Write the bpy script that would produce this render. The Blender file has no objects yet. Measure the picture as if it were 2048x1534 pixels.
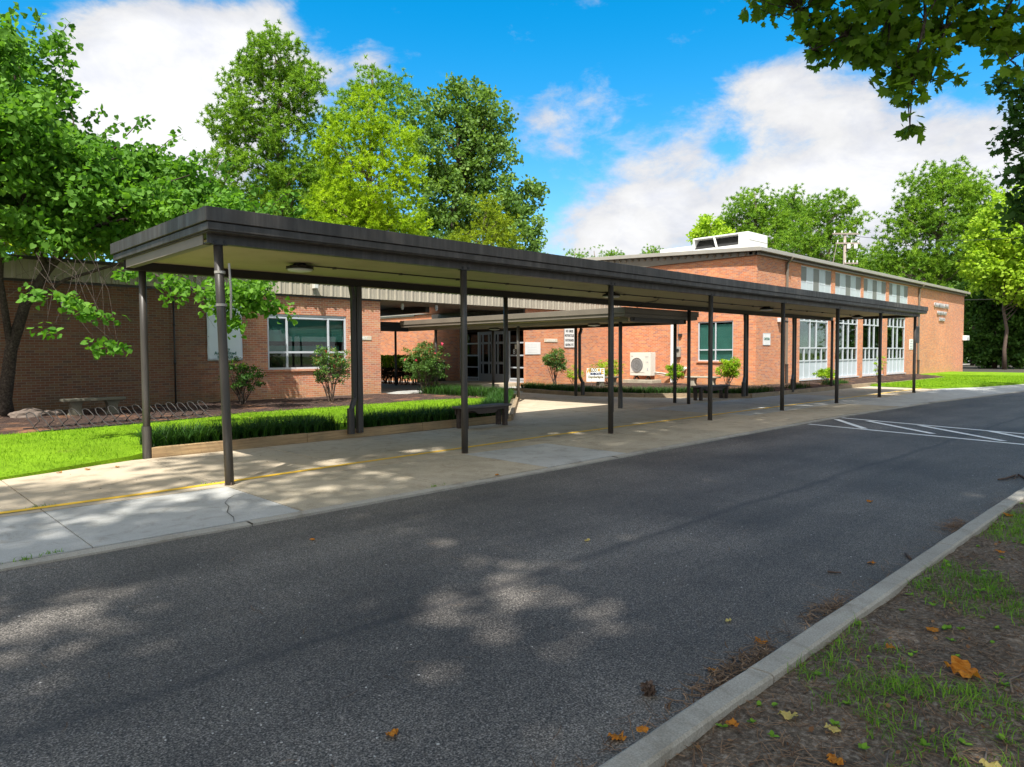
import bpy, math, random
import numpy as np
from mathutils import Vector, Matrix
rnd = random.Random(7)
NR = np.random.default_rng(11)
D2R = math.radians
sc = bpy.context.scene
col = sc.collection

# ------------------------------------------------------------------ camera
FPX, YAW, PIT, ROL, EYE = 1400.0, .771, .043, -.005, 1.55
_cy, _sy, _cp, _sp = math.cos(YAW), math.sin(YAW), math.cos(PIT), math.sin(PIT)
CF = np.array([_sy*_cp, _cy*_cp, -_sp]); _R = np.array([_cy, -_sy, 0.]); _U = np.cross(_R, CF)
CR = math.cos(ROL)*_R + math.sin(ROL)*_U; CU = -math.sin(ROL)*_R + math.cos(ROL)*_U
C0 = np.array([0, 0, EYE])
def bearing(px, py):
    d = CF*FPX + CR*(px-1024) - CU*(py-767); return d/math.hypot(d[0], d[1])
def at(px, py, dist):            # a place in the world 'dist' metres away (map distance) on a bearing read from the photo
    return C0 + bearing(px, py)*dist
def project(P):
    d = np.asarray(P)-C0; z = d@CF
    return 1024+FPX*(d@CR)/z, 767-FPX*(d@CU)/z, z
cd = bpy.data.cameras.new("camera"); cam = bpy.data.objects.new("camera", cd); col.objects.link(cam)
cd.sensor_width = 36; cd.lens = FPX/2048*36; cd.clip_start = .05; cd.clip_end = 2000
m = Matrix([[CR[0], CU[0], -CF[0], 0], [CR[1], CU[1], -CF[1], 0], [CR[2], CU[2], -CF[2], EYE], [0, 0, 0, 1]])
cam.matrix_world = m; sc.camera = cam

# ------------------------------------------------------------------ materials
def nt(name):
    m = bpy.data.materials.new(name); m.use_nodes = True
    t = m.node_tree; t.nodes.clear()
    o = t.nodes.new('ShaderNodeOutputMaterial'); b = t.nodes.new('ShaderNodeBsdfPrincipled')
    t.links.new(b.outputs[0], o.inputs[0])
    return m, t, b, o
def node(t, typ, **k):
    n = t.nodes.new(typ)
    for a, v in k.items():
        if a.startswith('i_'): n.inputs[a[2:].replace('_', ' ')].default_value = v
        else: setattr(n, a, v)
    return n
def ramp(t, fac, stops):
    r = t.nodes.new('ShaderNodeValToRGB'); e = r.color_ramp.elements
    while len(e) < len(stops): e.new(.5)
    for i, (p, c) in enumerate(stops): e[i].position = p; e[i].color = (*c, 1) if len(c) == 3 else c
    t.links.new(fac, r.inputs[0]); return r
def noise(t, scale, detail=4, rough=.55, vec=None, dist=0.):
    n = node(t, 'ShaderNodeTexNoise'); n.inputs['Scale'].default_value = scale; n.inputs['Detail'].default_value = detail
    n.inputs['Roughness'].default_value = rough; n.inputs['Distortion'].default_value = dist
    if vec is not None: t.links.new(vec, n.inputs['Vector'])
    return n
def pos(t): return node(t, 'ShaderNodeNewGeometry').outputs['Position']
def mixc(t, fac, a, b, mode='MIX'):
    n = t.nodes.new('ShaderNodeMix'); n.data_type = 'RGBA'; n.blend_type = mode
    for i, v in ((0, fac), (6, a), (7, b)):
        if isinstance(v, bpy.types.NodeSocket): t.links.new(v, n.inputs[i])
        elif i == 0: n.inputs[0].default_value = v
        else: n.inputs[i].default_value = (*v, 1)
    return n.outputs[2]
def mth(t, op, a, b=0., c=None):
    n = t.nodes.new('ShaderNodeMath'); n.operation = op
    for i, v in enumerate((a, b) if c is None else (a, b, c)):
        if isinstance(v, bpy.types.NodeSocket): t.links.new(v, n.inputs[i])
        else: n.inputs[i].default_value = v
    return n.outputs[0]
def bump(t, b, h, strength, dist=.01):
    n = node(t, 'ShaderNodeBump'); n.inputs['Strength'].default_value = strength; n.inputs['Distance'].default_value = dist
    t.links.new(h, n.inputs['Height']); t.links.new(n.outputs[0], b.inputs['Normal'])
def plain(name, c, rough=.6, metal=0., var=.12, scale=3., bmp=0., spec=None, stain=None):
    m, t, b, o = nt(name)
    p = pos(t); n = noise(t, scale, 5, .6, p)
    lo = tuple(x*(1-var) for x in c); hi = tuple(min(1, x*(1+var)) for x in c)
    r = ramp(t, n.outputs[0], [(.3, lo), (.7, hi)]); out = r.outputs[0]
    if stain:
        n2 = noise(t, 1.3, 6, .7, p); r2 = ramp(t, n2.outputs[0], [(.5, (0, 0, 0)), (.72, (1, 1, 1))])
        out = mixc(t, r2.outputs[0], out, stain)
    t.links.new(out, b.inputs['Base Color'])
    b.inputs['Roughness'].default_value = rough; b.inputs['Metallic'].default_value = metal
    if spec is not None: b.inputs['Specular IOR Level'].default_value = spec
    if bmp:
        n3 = noise(t, scale*14, 4, .6, p); bump(t, b, n3.outputs[0], bmp, .004)
    return m
def brick(name, cols, mortar, dirt, shade_patina=None):
    m, t, b, o = nt(name)
    uv = node(t, 'ShaderNodeUVMap').outputs[0]
    bt = node(t, 'ShaderNodeTexBrick'); t.links.new(uv, bt.inputs['Vector'])
    for k, v in (('Scale', 1.), ('Mortar Size', .0055), ('Mortar Smooth', .25), ('Bias', 0.), ('Brick Width', .2032), ('Row Height', .0677)): bt.inputs[k].default_value = v
    bt.inputs['Color1'].default_value = (0, 0, 0, 1); bt.inputs['Color2'].default_value = (1, 1, 1, 1); bt.inputs['Mortar'].default_value = (.5, .5, .5, 1)
    r = ramp(t, bt.outputs['Color'], [(0, cols[0]), (.22, cols[1]), (.45, cols[2]), (.62, cols[3]), (.8, cols[4]), (1, cols[5])])
    r.color_ramp.interpolation = 'LINEAR'
    n1 = noise(t, .35, 4, .6, pos(t)); rr = ramp(t, n1.outputs[0], [(.35, (.86, .86, .86)), (.65, (1.12, 1.1, 1.08))])
    c = mixc(t, 1., r.outputs[0], rr.outputs[0], 'MULTIPLY')
    n2 = noise(t, 26, 4, .7, pos(t)); r3 = ramp(t, n2.outputs[0], [(.3, (.82, .82, .82)), (.7, (1.14, 1.14, 1.14))])
    c = mixc(t, .8, c, r3.outputs[0], 'MULTIPLY')
    c = mixc(t, bt.outputs['Fac'], c, mortar)
    # splash stain near the ground and damp streaks
    sep = node(t, 'ShaderNodeSeparateXYZ'); t.links.new(pos(t), sep.inputs[0])
    n4 = noise(t, 1.6, 5, .65, pos(t))
    z = mth(t, 'SUBTRACT', .55, sep.outputs[2]); z = mth(t, 'ADD', z, mth(t, 'MULTIPLY', mth(t, 'SUBTRACT', n4.outputs[0], .5), 1.2))
    z = mth(t, 'MULTIPLY', z, 1.1); zc = node(t, 'ShaderNodeClamp'); t.links.new(z, zc.inputs[0])
    c = mixc(t, mth(t, 'MULTIPLY', zc.outputs[0], .55), c, dirt)
    if shade_patina:   # browner algae-stained brick, plus the tree's shade painted in as a dark multiply
        px_ = mth(t, 'SUBTRACT', shade_patina[0], sep.outputs[0]); px_ = mth(t, 'ADD', mth(t, 'MULTIPLY', px_, .55), mth(t, 'MULTIPLY', mth(t, 'SUBTRACT', n4.outputs[0], .5), 1.4))
        pc = node(t, 'ShaderNodeClamp'); t.links.new(px_, pc.inputs[0]); c = mixc(t, mth(t, 'MULTIPLY', pc.outputs[0], .9), c, mixc(t, 1., c, shade_patina[1], 'MULTIPLY'))
    t.links.new(c, b.inputs['Base Color']); b.inputs['Roughness'].default_value = .88
    h = mth(t, 'SUBTRACT', mth(t, 'MULTIPLY', n2.outputs[0], .25), bt.outputs['Fac'])
    bump(t, b, h, .7, .006)
    return m
def leafmat(name, dark, lite, trans=.38, rough=.5, spec=.35):
    spec *= .6; rough = min(.9, rough+.08)
    m, t, b, o = nt(name)
    a = node(t, 'ShaderNodeAttribute', attribute_name='tint')
    r = ramp(t, a.outputs['Fac'], [(0, dark), (.55, tuple((x+y)/2 for x, y in zip(dark, lite))), (1, lite)])
    n = noise(t, .45, 3, .6, pos(t)); rr = ramp(t, n.outputs[0], [(.3, (.72, .8, .8)), (.7, (1.2, 1.12, 1.))])
    c = mixc(t, 1., r.outputs[0], rr.outputs[0], 'MULTIPLY')
    t.links.new(c, b.inputs['Base Color']); b.inputs['Roughness'].default_value = rough
    b.inputs['Specular IOR Level'].default_value = spec
    tr = node(t, 'ShaderNodeBsdfTranslucent'); c2 = mixc(t, 1., c, (1.5, 1.55, .6), 'MULTIPLY'); t.links.new(c2, tr.inputs[0])
    mx = node(t, 'ShaderNodeMixShader'); mx.inputs[0].default_value = trans
    t.links.new(b.outputs[0], mx.inputs[1]); t.links.new(tr.outputs[0], mx.inputs[2]); t.links.new(mx.outputs[0], o.inputs[0])
    return m
def glassmat(name, tint=(.8, .85, .85), refl=.9):
    m, t, b, o = nt(name)
    tr = node(t, 'ShaderNodeBsdfTransparent'); tr.inputs[0].default_value = (*tint, 1)
    gl = node(t, 'ShaderNodeBsdfGlossy'); gl.inputs['Roughness'].default_value = .015; gl.inputs[0].default_value = (refl, refl, refl, 1)
    n = noise(t, 1.1, 2, .4, pos(t)); bp = node(t, 'ShaderNodeBump'); bp.inputs['Strength'].default_value = .04; bp.inputs['Distance'].default_value = .02
    t.links.new(n.outputs[0], bp.inputs['Height']); t.links.new(bp.outputs[0], gl.inputs['Normal'])
    fr = node(t, 'ShaderNodeFresnel'); fr.inputs[0].default_value = 1.5
    f = mth(t, 'ADD', mth(t, 'MULTIPLY', fr.outputs[0], .75), .015)
    mx = node(t, 'ShaderNodeMixShader'); t.links.new(f, mx.inputs[0]); t.links.new(tr.outputs[0], mx.inputs[1]); t.links.new(gl.outputs[0], mx.inputs[2]); t.links.new(mx.outputs[0], o.inputs[0])
    return m
def asphaltmat():
    m, t, b, o = nt('asphalt'); p = pos(t)
    n1 = noise(t, 110, 4, .65, p); r1 = ramp(t, n1.outputs[0], [(.38, (.014, .013, .0115)), (.47, (.070, .063, .055)), (.56, (.132, .119, .104)), (.70, (.36, .33, .30))])
    n2 = noise(t, .45, 5, .6, p); r2 = ramp(t, n2.outputs[0], [(.3, (.58, .58, .59)), (.7, (1.42, 1.41, 1.39))])
    c = mixc(t, 1., r1.outputs[0], r2.outputs[0], 'MULTIPLY')
    mp = node(t, 'ShaderNodeMapping'); mp.inputs['Scale'].default_value = (.12, 1.3, 1); t.links.new(p, mp.inputs[0])
    n3 = noise(t, 1.2, 4, .6, mp.outputs[0]); r3 = ramp(t, n3.outputs[0], [(.35, (.78, .78, .79)), (.65, (1.22, 1.22, 1.21))])
    c = mixc(t, .8, c, r3.outputs[0], 'MULTIPLY')
    # paving seam between the two lanes: a dark, slightly wavy line of tar
    sp = node(t, 'ShaderNodeSeparateXYZ'); t.links.new(p, sp.inputs[0])
    n4 = noise(t, .35, 3, .6, p); n5 = noise(t, 6, 3, .7, p)
    dy = mth(t, 'ABSOLUTE', mth(t, 'SUBTRACT', mth(t, 'ADD', sp.outputs[1], mth(t, 'MULTIPLY', n4.outputs[0], -.35)), 3.29))
    dd = mth(t, 'SUBTRACT', 1., mth(t, 'DIVIDE', dy, mth(t, 'ADD', .03, mth(t, 'MULTIPLY', n5.outputs[0], .11))))
    cl = node(t, 'ShaderNodeClamp'); t.links.new(dd, cl.inputs[0])
    c = mixc(t, mth(t, 'MULTIPLY', cl.outputs[0], .5), c, (.018, .018, .02))
    # dust washed up along the kerb
    e = mth(t, 'SUBTRACT', 2.1, sp.outputs[1]); e = mth(t, 'ADD', mth(t, 'MULTIPLY', e, 1.3), mth(t, 'MULTIPLY', mth(t, 'SUBTRACT', n5.outputs[0], .6), 1.2))
    c3 = node(t, 'ShaderNodeClamp'); t.links.new(e, c3.inputs[0])
    c = mixc(t, mth(t, 'MULTIPLY', c3.outputs[0], .45), c, (.13, .115, .095))
    # pale stone chips
    v = node(t, 'ShaderNodeTexVoronoi'); v.inputs['Scale'].default_value = 9; t.links.new(p, v.inputs['Vector'])
    ch = mth(t, 'LESS_THAN', v.outputs['Distance'], .035)
    c = mixc(t, mth(t, 'MULTIPLY', ch, .8), c, (.42, .42, .4))
    t.links.new(c, b.inputs['Base Color'])
    b.inputs['Roughness'].default_value = .72; b.inputs['Specular IOR Level'].default_value = .45
    bump(t, b, n1.outputs[0], .45, .005)
    return m
def concretemat(name, c, c2, speck=.25, warm=None):
    m, t, b, o = nt(name); p = pos(t)
    n0 = noise(t, .8, 6, .65, p); r0 = ramp(t, n0.outputs[0], [(.3, c), (.7, c2)])
    n1 = noise(t, 120, 3, .7, p); r1 = ramp(t, n1.outputs[0], [(.3, (1-speck,)*3), (.7, (1+speck*.7,)*3)])
    cc = mixc(t, 1., r0.outputs[0], r1.outputs[0], 'MULTIPLY')
    n2 = noise(t, 2.6, 8, .78, p, .8); r2 = ramp(t, n2.outputs[0], [(.30, (.60, .56, .50)), (.5, (1, 1, 1)), (.75, (1.08, 1.08, 1.08))])
    cc = mixc(t, .85, cc, r2.outputs[0], 'MULTIPLY')
    t.links.new(cc, b.inputs['Base Color']); b.inputs['Roughness'].default_value = .85
    bump(t, b, n1.outputs[0], .4, .004)
    return m
def groundmat(name, cols, s1=5., s2=60., bmp=.8, patch=None):
    m, t, b, o = nt(name); p = pos(t)
    n1 = noise(t, s2, 5, .75, p); r = ramp(t, n1.outputs[0], [(.28, cols[0]), (.5, cols[1]), (.72, cols[2])])
    n2 = noise(t, s1, 5, .65, p); r2 = ramp(t, n2.outputs[0], [(.3, (.7, .7, .7)), (.7, (1.25, 1.22, 1.2))])
    c = mixc(t, 1., r.outputs[0], r2.outputs[0], 'MULTIPLY')
    if patch:
        n3 = noise(t, patch[1], 5, .6, p); r3 = ramp(t, n3.outputs[0], [(patch[2], (0, 0, 0)), (patch[2]+.14, (1, 1, 1))])
        c = mixc(t, r3.outputs[0], c, patch[0])
    t.links.new(c, b.inputs['Base Color']); b.inputs['Roughness'].default_value = .95; b.inputs['Specular IOR Level'].default_value = .1
    bump(t, b, n1.outputs[0], bmp, .02)
    return m
def woodmat(name, a, b_, along='X', rough=.8):
    m, t, b, o = nt(name); p = pos(t)
    mp = node(t, 'ShaderNodeMapping'); s = {'X': (.8, 14, 22), 'D': (5, 5, 22)}[along]; mp.inputs['Scale'].default_value = s; t.links.new(p, mp.inputs[0])
    n = noise(t, 1.4, 6, .7, mp.outputs[0], 1.2); r = ramp(t, n.outputs[0], [(.3, a), (.7, b_)])
    n2 = noise(t, 2., 4, .6, p); r2 = ramp(t, n2.outputs[0], [(.3, (.7, .72, .75)), (.7, (1.15, 1.1, 1.05))])
    c = mixc(t, 1., r.outputs[0], r2.outputs[0], 'MULTIPLY')
    t.links.new(c, b.inputs['Base Color']); b.inputs['Roughness'].default_value = rough
    bump(t, b, n.outputs[0], .4, .005)
    return m
MT = {}
MT['brick'] = brick('red_brick', [(.38, .175, .128), (.495, .177, .082), (.595, .215, .095), (.545, .182, .082), (.645, .27, .115), (.475, .225, .152)], (.54, .405, .295), (.50, .30, .09))
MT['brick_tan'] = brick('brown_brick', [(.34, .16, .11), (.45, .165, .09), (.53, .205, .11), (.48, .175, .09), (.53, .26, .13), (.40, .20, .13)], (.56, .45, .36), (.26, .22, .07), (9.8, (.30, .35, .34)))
def bronzemat():
    m, t, b, o = nt('bronze_painted_metal'); p = pos(t)
    mp = node(t, 'ShaderNodeMapping'); mp.inputs['Scale'].default_value = (9, 9, .7); t.links.new(p, mp.inputs[0])
    n = noise(t, 1.2, 6, .7, mp.outputs[0]); r = ramp(t, n.outputs[0], [(.25, (.028, .024, .020)), (.5, (.046, .040, .034)), (.78, (.092, .083, .072))])
    n2 = noise(t, .5, 3, .5, p); r2 = ramp(t, n2.outputs[0], [(.35, (.8, .8, .8)), (.65, (1.2, 1.2, 1.2))]); c = mixc(t, 1., r.outputs[0], r2.outputs[0], 'MULTIPLY')
    n3 = noise(t, 7, 7, .8, p); r3 = ramp(t, n3.outputs[0], [(.66, (0, 0, 0)), (.74, (1, 1, 1))]); c = mixc(t, mth(t, 'MULTIPLY', r3.outputs[0], .6), c, (.12, .07, .045))
    t.links.new(c, b.inputs['Base Color']); r4 = ramp(t, n.outputs[0], [(.3, (.55, .55, .55)), (.7, (.36, .36, .36))]); t.links.new(r4.outputs[0], b.inputs['Roughness'])
    bump(t, b, n2.outputs[0], .12, .03)
    return m
MT['bronze'] = bronzemat()
MT['bronze_dk'] = plain('dark_bronze_metal', (.032, .027, .023), .4, 0, .12, 3, spec=.5)
MT['taupe'] = plain('taupe_fascia_metal', (.17, .145, .115), .45, 0, .1, 1.6, spec=.5)
MT['rib'] = plain('tan_ribbed_metal', (.36, .325, .26), .5, 0, .08, .8, stain=(.30, .27, .21))
MT['cream'] = plain('cream_soffit', (.40, .34, .19), .75, 0, .07, .7, stain=(.33, .28, .15))
MT['soffit'] = plain('brown_soffit', (.24, .19, .14), .7, 0, .1, 1.)
MT['gray_roof'] = plain('gray_metal_roof_edge', (.36, .34, .30), .4, .2, .08, 1.2)
MT['alu'] = plain('pale_aluminium', (.52, .56, .60), .38, .15, .05, 2.)
MT['alu_panel'] = plain('pale_blue_gray_panel', (.46, .52, .55), .45, 0, .05, 2.)
MT['gray_panel'] = plain('gray_green_panel', (.17, .18, .165), .5, 0, .06, 2.)
MT['door'] = plain('gray_painted_door', (.27, .29, .32), .45, .1, .06, 2.)
MT['white'] = plain('white_paint', (.72, .73, .72), .45, 0, .05, 3.)
MT['offwhite'] = plain('offwhite_metal', (.62, .60, .54), .5, 0, .06, 2.5)
MT['blind'] = plain('green_roller_blind', (.12, .34, .27), .8, 0, .06, 3.)
MT['blind_lt'] = plain('teal_roller_blind', (.22, .58, .48), .8, 0, .06, 3.)
MT['dark'] = plain('dark_interior', (.013, .014, .015), .9, 0, .3, 2.)
MT['black'] = plain('black_metal', (.02, .02, .02), .5, 0, .2, 6.)
MT['glass'] = glassmat('window_glass'); MT['glass_dk'] = glassmat('dark_glass', (.35, .38, .4), .8)
MT['lens'] = plain('frosted_lens', (.55, .56, .54), .35, 0, .04, 8.)
MT['steel'] = plain('weathered_steel', (.28, .28, .28), .4, .6, .2, 9.)
MT['rack'] = plain('dull_galvanised_steel', (.04, .037, .035), .6, .3, .3, 9.)
MT['timber'] = woodmat('treated_timber', (.24, .15, .075), (.50, .35, .18))
MT['timber_d'] = woodmat('weathered_timber', (.20, .145, .09), (.40, .31, .20), 'D')
MT['bench'] = woodmat('dark_stained_wood', (.035, .025, .02), (.085, .062, .05))
MT['bench_top'] = woodmat('weathered_bench_plank', (.06, .052, .048), (.16, .145, .14))
MT['stone'] = concretemat('mossy_cast_stone', (.10, .095, .07), (.19, .175, .13), .3)
MT['stone_l'] = concretemat('pale_cast_stone', (.30, .27, .21), (.42, .38, .30), .25)
MT['asphalt'] = asphaltmat()
MT['con_tan'] = concretemat('tan_concrete', (.39, .325, .235), (.49, .415, .305), .14)
MT['con_gray'] = concretemat('gray_concrete', (.33, .335, .32), (.45, .45, .43), .25)
MT['con_agg'] = concretemat('exposed_aggregate', (.34, .295, .215), (.46, .40, .30), .4)
MT['kerb'] = concretemat('kerb_concrete', (.29, .27, .23), (.42, .395, .34), .3)
MT['far_pave'] = concretemat('far_paving', (.36, .35, .33), (.44, .43, .41), .1)
MT['joint'] = plain('joint_dirt', (.045, .04, .03), .95)
MT['yellow'] = plain('yellow_line_paint', (.80, .50, .035), .7, 0, .15, 9., stain=(.68, .44, .07))
MT['line'] = plain('white_line_paint', (.80, .80, .78), .7, 0, .10, 14., stain=(.62, .62, .61))
MT['soil'] = groundmat('leafy_soil', [(.04, .033, .026), (.15, .122, .095), (.40, .35, .29)], 3., 38., 1., ((.26, .23, .19), 1.3, .57))
MT['mulch'] = groundmat('bark_mulch', [(.014, .01, .009), (.055, .038, .032), (.17, .115, .10)], 4., 30., 1., ((.26, .13, .07), .9, .56))
MT['turf'] = groundmat('turf', [(.07, .15, .006), (.14, .27, .01), (.24, .38, .02)], 1.2, 40., .8, ((.16, .19, .03), .7, .60))
MT['field'] = groundmat('far_ground', [(.06, .09, .03), (.09, .13, .04), (.14, .17, .06)], .4, 8., .5)
MT['bark'] = groundmat('tree_bark', [(.02, .016, .013), (.06, .048, .04), (.13, .11, .09)], 2., 22., 1.)
MT['bark_l'] = groundmat('pale_bark', [(.08, .065, .05), (.17, .14, .11), (.28, .24, .20)], 2., 12., 1.)
MT['pole'] = plain('weathered_pole_wood', (.26, .22, .19), .9, 0, .15, 3.)
MT['grass'] = leafmat('grass_blade', (.09, .19, .008), (.24, .41, .015), .3, .6, .2)
MT['verge'] = leafmat('verge_grass_blade', (.08, .19, .02), (.22, .42, .05), .3, .6, .2)
MT['liri'] = leafmat('border_grass_blade', (.006, .024, .005), (.055, .15, .018), .22, .45, .4)
MT['redbud'] = leafmat('heart_leaf', (.05, .15, .018), (.19, .38, .055), .42, .55, .3)
MT['tulip'] = leafmat('lobed_leaf', (.06, .13, .012), (.20, .33, .035), .55, .5, .3)
MT['pine'] = leafmat('pine_needle', (.085, .20, .022), (.28, .45, .045), .38, .5, .3)
MT['pine_y'] = leafmat('yellow_green_needle', (.18, .31, .012), (.44, .60, .03), .42, .5, .3)
MT['oak'] = leafmat('oak_leaf', (.07, .15, .03), (.21, .34, .075), .35, .45, .4)
MT['olive'] = leafmat('olive_leaf', (.13, .20, .012), (.30, .40, .02), .3, .5, .3)
MT['lime'] = leafmat('lime_leaf', (.19, .33, .02), (.46, .62, .06), .42, .5, .3)
MT['darkleaf'] = leafmat('dark_leaf', (.03, .08, .016), (.10, .21, .035), .33, .5, .3)
MT['shrub'] = leafmat('shrub_leaf', (.12, .25, .012), (.36, .54, .02), .3, .5, .35)
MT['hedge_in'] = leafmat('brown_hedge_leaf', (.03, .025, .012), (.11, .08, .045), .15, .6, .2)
MT['rose'] = leafmat('rose_leaf', (.05, .12, .03), (.15, .28, .06), .3, .4, .5)
MT['rose_r'] = leafmat('rose_new_leaf', (.22, .08, .03), (.36, .22, .06), .3, .4, .5)
MT['petal'] = plain('pink_petal', (.72, .05, .12), .6, 0, .2, 20.)
MT['dry'] = leafmat('dry_leaf', (.30, .10, .02), (.62, .28, .04), .25, .6, .3)
MT['pale_leaf'] = leafmat('pale_leaf', (.45, .36, .12), (.60, .52, .22), .25, .6, .3)
MT['needle_br'] = leafmat('fallen_needle', (.08, .045, .03), (.36, .23, .15), .1, .8, .2)
MT['dry_bits'] = leafmat('leaf_fragments', (.10, .05, .03), (.34, .20, .11), .1, .8, .2)
MT['twig'] = plain('dry_twig', (.17, .13, .10), .9, 0, .3, 30.)
MT['chip'] = plain('stone_chip', (.45, .44, .42), .8, 0, .2, 30.)
MT['black_ink'] = plain('black_lettering', (.02, .02, .025), .6, 0, .05)
MT['green_ink'] = plain('green_lettering', (.02, .13, .09), .6, 0, .05)
MT['gold_ink'] = plain('gold_lettering', (.55, .29, .0), .6, 0, .05)
MT['navy_ink'] = plain('navy_lettering', (.015, .03, .08), .6, 0, .05)
MT['olive_ink'] = plain('olive_lettering', (.15, .12, .035), .6, 0, .05)
MT['gray_ink'] = plain('gray_lettering', (.42, .44, .46), .6, 0, .05)
MT['letter'] = plain('silver_letter', (.55, .56, .58), .35, .5, .05)
MT['plaque'] = plain('limestone_plaque', (.62, .56, .44), .8, 0, .08, 5.)
MT['banner'] = plain('white_banner', (.62, .68, .72), .6, 0, .04, 2.)
MT['rust'] = plain('rusted_iron', (.09, .06, .045), .8, 0, .3, 12.)
MT['rock'] = concretemat('field_stone', (.10, .08, .065), (.22, .17, .14), .3)

# ------------------------------------------------------------------ mesh helpers
def finish(o, name, parent, mats, bevel=0., smooth=False):
    for mm in (mats if isinstance(mats, (list, tuple)) else [mats]): o.data.materials.append(mm)
    if smooth: o.data.polygons.foreach_set('use_smooth', [True]*len(o.data.polygons))
    if parent is not None: o.parent = parent
    if bevel:
        b = o.modifiers.new('bevel', 'BEVEL'); b.width = bevel; b.segments = 2; b.limit_method = 'ANGLE'; b.angle_limit = D2R(50); b.harden_normals = False
    return o
def root_loc(p):
    v = Vector((0, 0, 0))
    while p is not None: v += p.location; p = p.parent
    return v
class MB:
    def __init__(s): s.v = []; s.f = []; s.mi = []; s.cur = 0
    def add(s, vs, fs):
        n = len(s.v); s.v += [tuple(map(float, a)) for a in vs]; s.f += [tuple(n+i for i in f) for f in fs]; s.mi += [s.cur]*len(fs); return s
    def box(s, x0, x1, y0, y1, z0, z1):
        x0, x1 = min(x0, x1), max(x0, x1); y0, y1 = min(y0, y1), max(y0, y1); z0, z1 = min(z0, z1), max(z0, z1)
        return s.add([(x0, y0, z0), (x1, y0, z0), (x1, y1, z0), (x0, y1, z0), (x0, y0, z1), (x1, y0, z1), (x1, y1, z1), (x0, y1, z1)],
                     [(0, 3, 2, 1), (4, 5, 6, 7), (0, 1, 5, 4), (1, 2, 6, 5), (2, 3, 7, 6), (3, 0, 4, 7)])
    def prism(s, pts, z0, z1):       # pts counter-clockwise in plan
        n = len(pts); a = 0
        for i in range(n):
            p, q = pts[i], pts[(i+1) % n]; a += p[0]*q[1]-q[0]*p[1]
        if a < 0: pts = pts[::-1]
        vs = [(x, y, z0) for x, y in pts]+[(x, y, z1) for x, y in pts]
        return s.add(vs, [tuple(range(n))[::-1], tuple(range(n, 2*n))]+[(i, (i+1) % n, n+(i+1) % n, n+i) for i in range(n)])
    def bar(s, a, b, w, h, up=(0, 0, 1)):     # a beam from a to b, width w across, height h along up
        a, b = Vector(a), Vector(b); d = (b-a).normalized(); up = Vector(up); sd = d.cross(up).normalized(); u = sd.cross(d).normalized()
        vs = []
        for p in (a, b):
            for i, j in ((-1, -1), (1, -1), (1, 1), (-1, 1)): vs.append(p+sd*(w/2*i)+u*(h/2*j))
        return s.add(vs, [(0, 3, 2, 1)[::-1], (4, 5, 6, 7)[::-1], (0, 1, 5, 4)[::-1], (1, 2, 6, 5)[::-1], (2, 3, 7, 6)[::-1], (3, 0, 4, 7)[::-1]])
    def tube(s, pts, rad, seg=8, cap=True):
        P = [Vector(p) for p in pts]; n = len(P); R = rad if isinstance(rad, (list, tuple)) else [rad]*n
        base = len(s.v); ref = None; rings = []
        for i in range(n):
            d = (P[min(i+1, n-1)]-P[max(i-1, 0)])
            if d.length < 1e-9: d = Vector((0, 0, 1))
            d.normalize()
            if ref is None: ref = Vector((1, 0, 0)) if abs(d.x) < .8 else Vector((0, 1, 0))
            a = (ref-d*ref.dot(d)).normalized(); b = d.cross(a); ref = a
            rings.append([tuple(P[i]+(a*math.cos(t)+b*math.sin(t))*R[i]) for t in (2*math.pi*k/seg for k in range(seg))])
        vs = [v for r in rings for v in r]; fs = []
        for i in range(n-1):
            for k in range(seg):
                k2 = (k+1) % seg; fs.append((i*seg+k, i*seg+k2, (i+1)*seg+k2, (i+1)*seg+k))
        if cap: fs += [tuple(range(seg))[::-1], tuple((n-1)*seg+k for k in range(seg))]
        return s.add(vs, fs)
    def cone(s, c, r0, r1, z0, z1, seg=20):
        return s.tube([(c[0], c[1], z0), (c[0], c[1], z1)], [r0, r1], seg)
    def build(s, name, mats, parent=None, bevel=0., smooth=False):
        off = root_loc(parent)
        me = bpy.data.meshes.new(name); me.from_pydata([(x-off.x, y-off.y, z-off.z) for x, y, z in s.v], [], s.f)
        if s.cur or any(s.mi): me.polygons.foreach_set('material_index', s.mi)
        uvl = me.uv_layers.new(name='UVMap'); V = s.v; uv = []
        for p in me.polygons:
            nx, ny, nz = abs(p.normal.x), abs(p.normal.y), abs(p.normal.z)
            for vi in p.vertices:
                x, y, z = V[vi]
                uv += (y, z) if nx >= ny and nx >= nz else ((x, z) if ny >= nz else (x, y))
        uvl.data.foreach_set('uv', uv); me.update()
        o = bpy.data.objects.new(name, me); col.objects.link(o)
        return finish(o, name, parent, mats, bevel, smooth)
def npmesh(name, verts, faces, mat, parent=None, tint=None, smooth=False):
    """verts (N,3) world, faces (M,k) same k"""
    off = root_loc(parent); verts = np.asarray(verts, np.float32)-np.array([off.x, off.y, off.z], np.float32)
    faces = np.asarray(faces, np.int32); M, k = faces.shape
    me = bpy.data.meshes.new(name); me.vertices.add(len(verts)); me.vertices.foreach_set('co', verts.ravel())
    me.loops.add(M*k); me.loops.foreach_set('vertex_index', faces.ravel())
    me.polygons.add(M); me.polygons.foreach_set('loop_start', np.arange(M, dtype=np.int32)*k)
    try: me.polygons.foreach_set('loop_total', np.full(M, k, np.int32))
    except Exception: pass
    if tint is not None:
        a = me.attributes.new('tint', 'FLOAT', 'POINT'); a.data.foreach_set('value', np.asarray(tint, np.float32))
    me.update(calc_edges=True); me.validate()
    o = bpy.data.objects.new(name, me); col.objects.link(o)
    return finish(o, name, parent, mat, 0, smooth)
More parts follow.
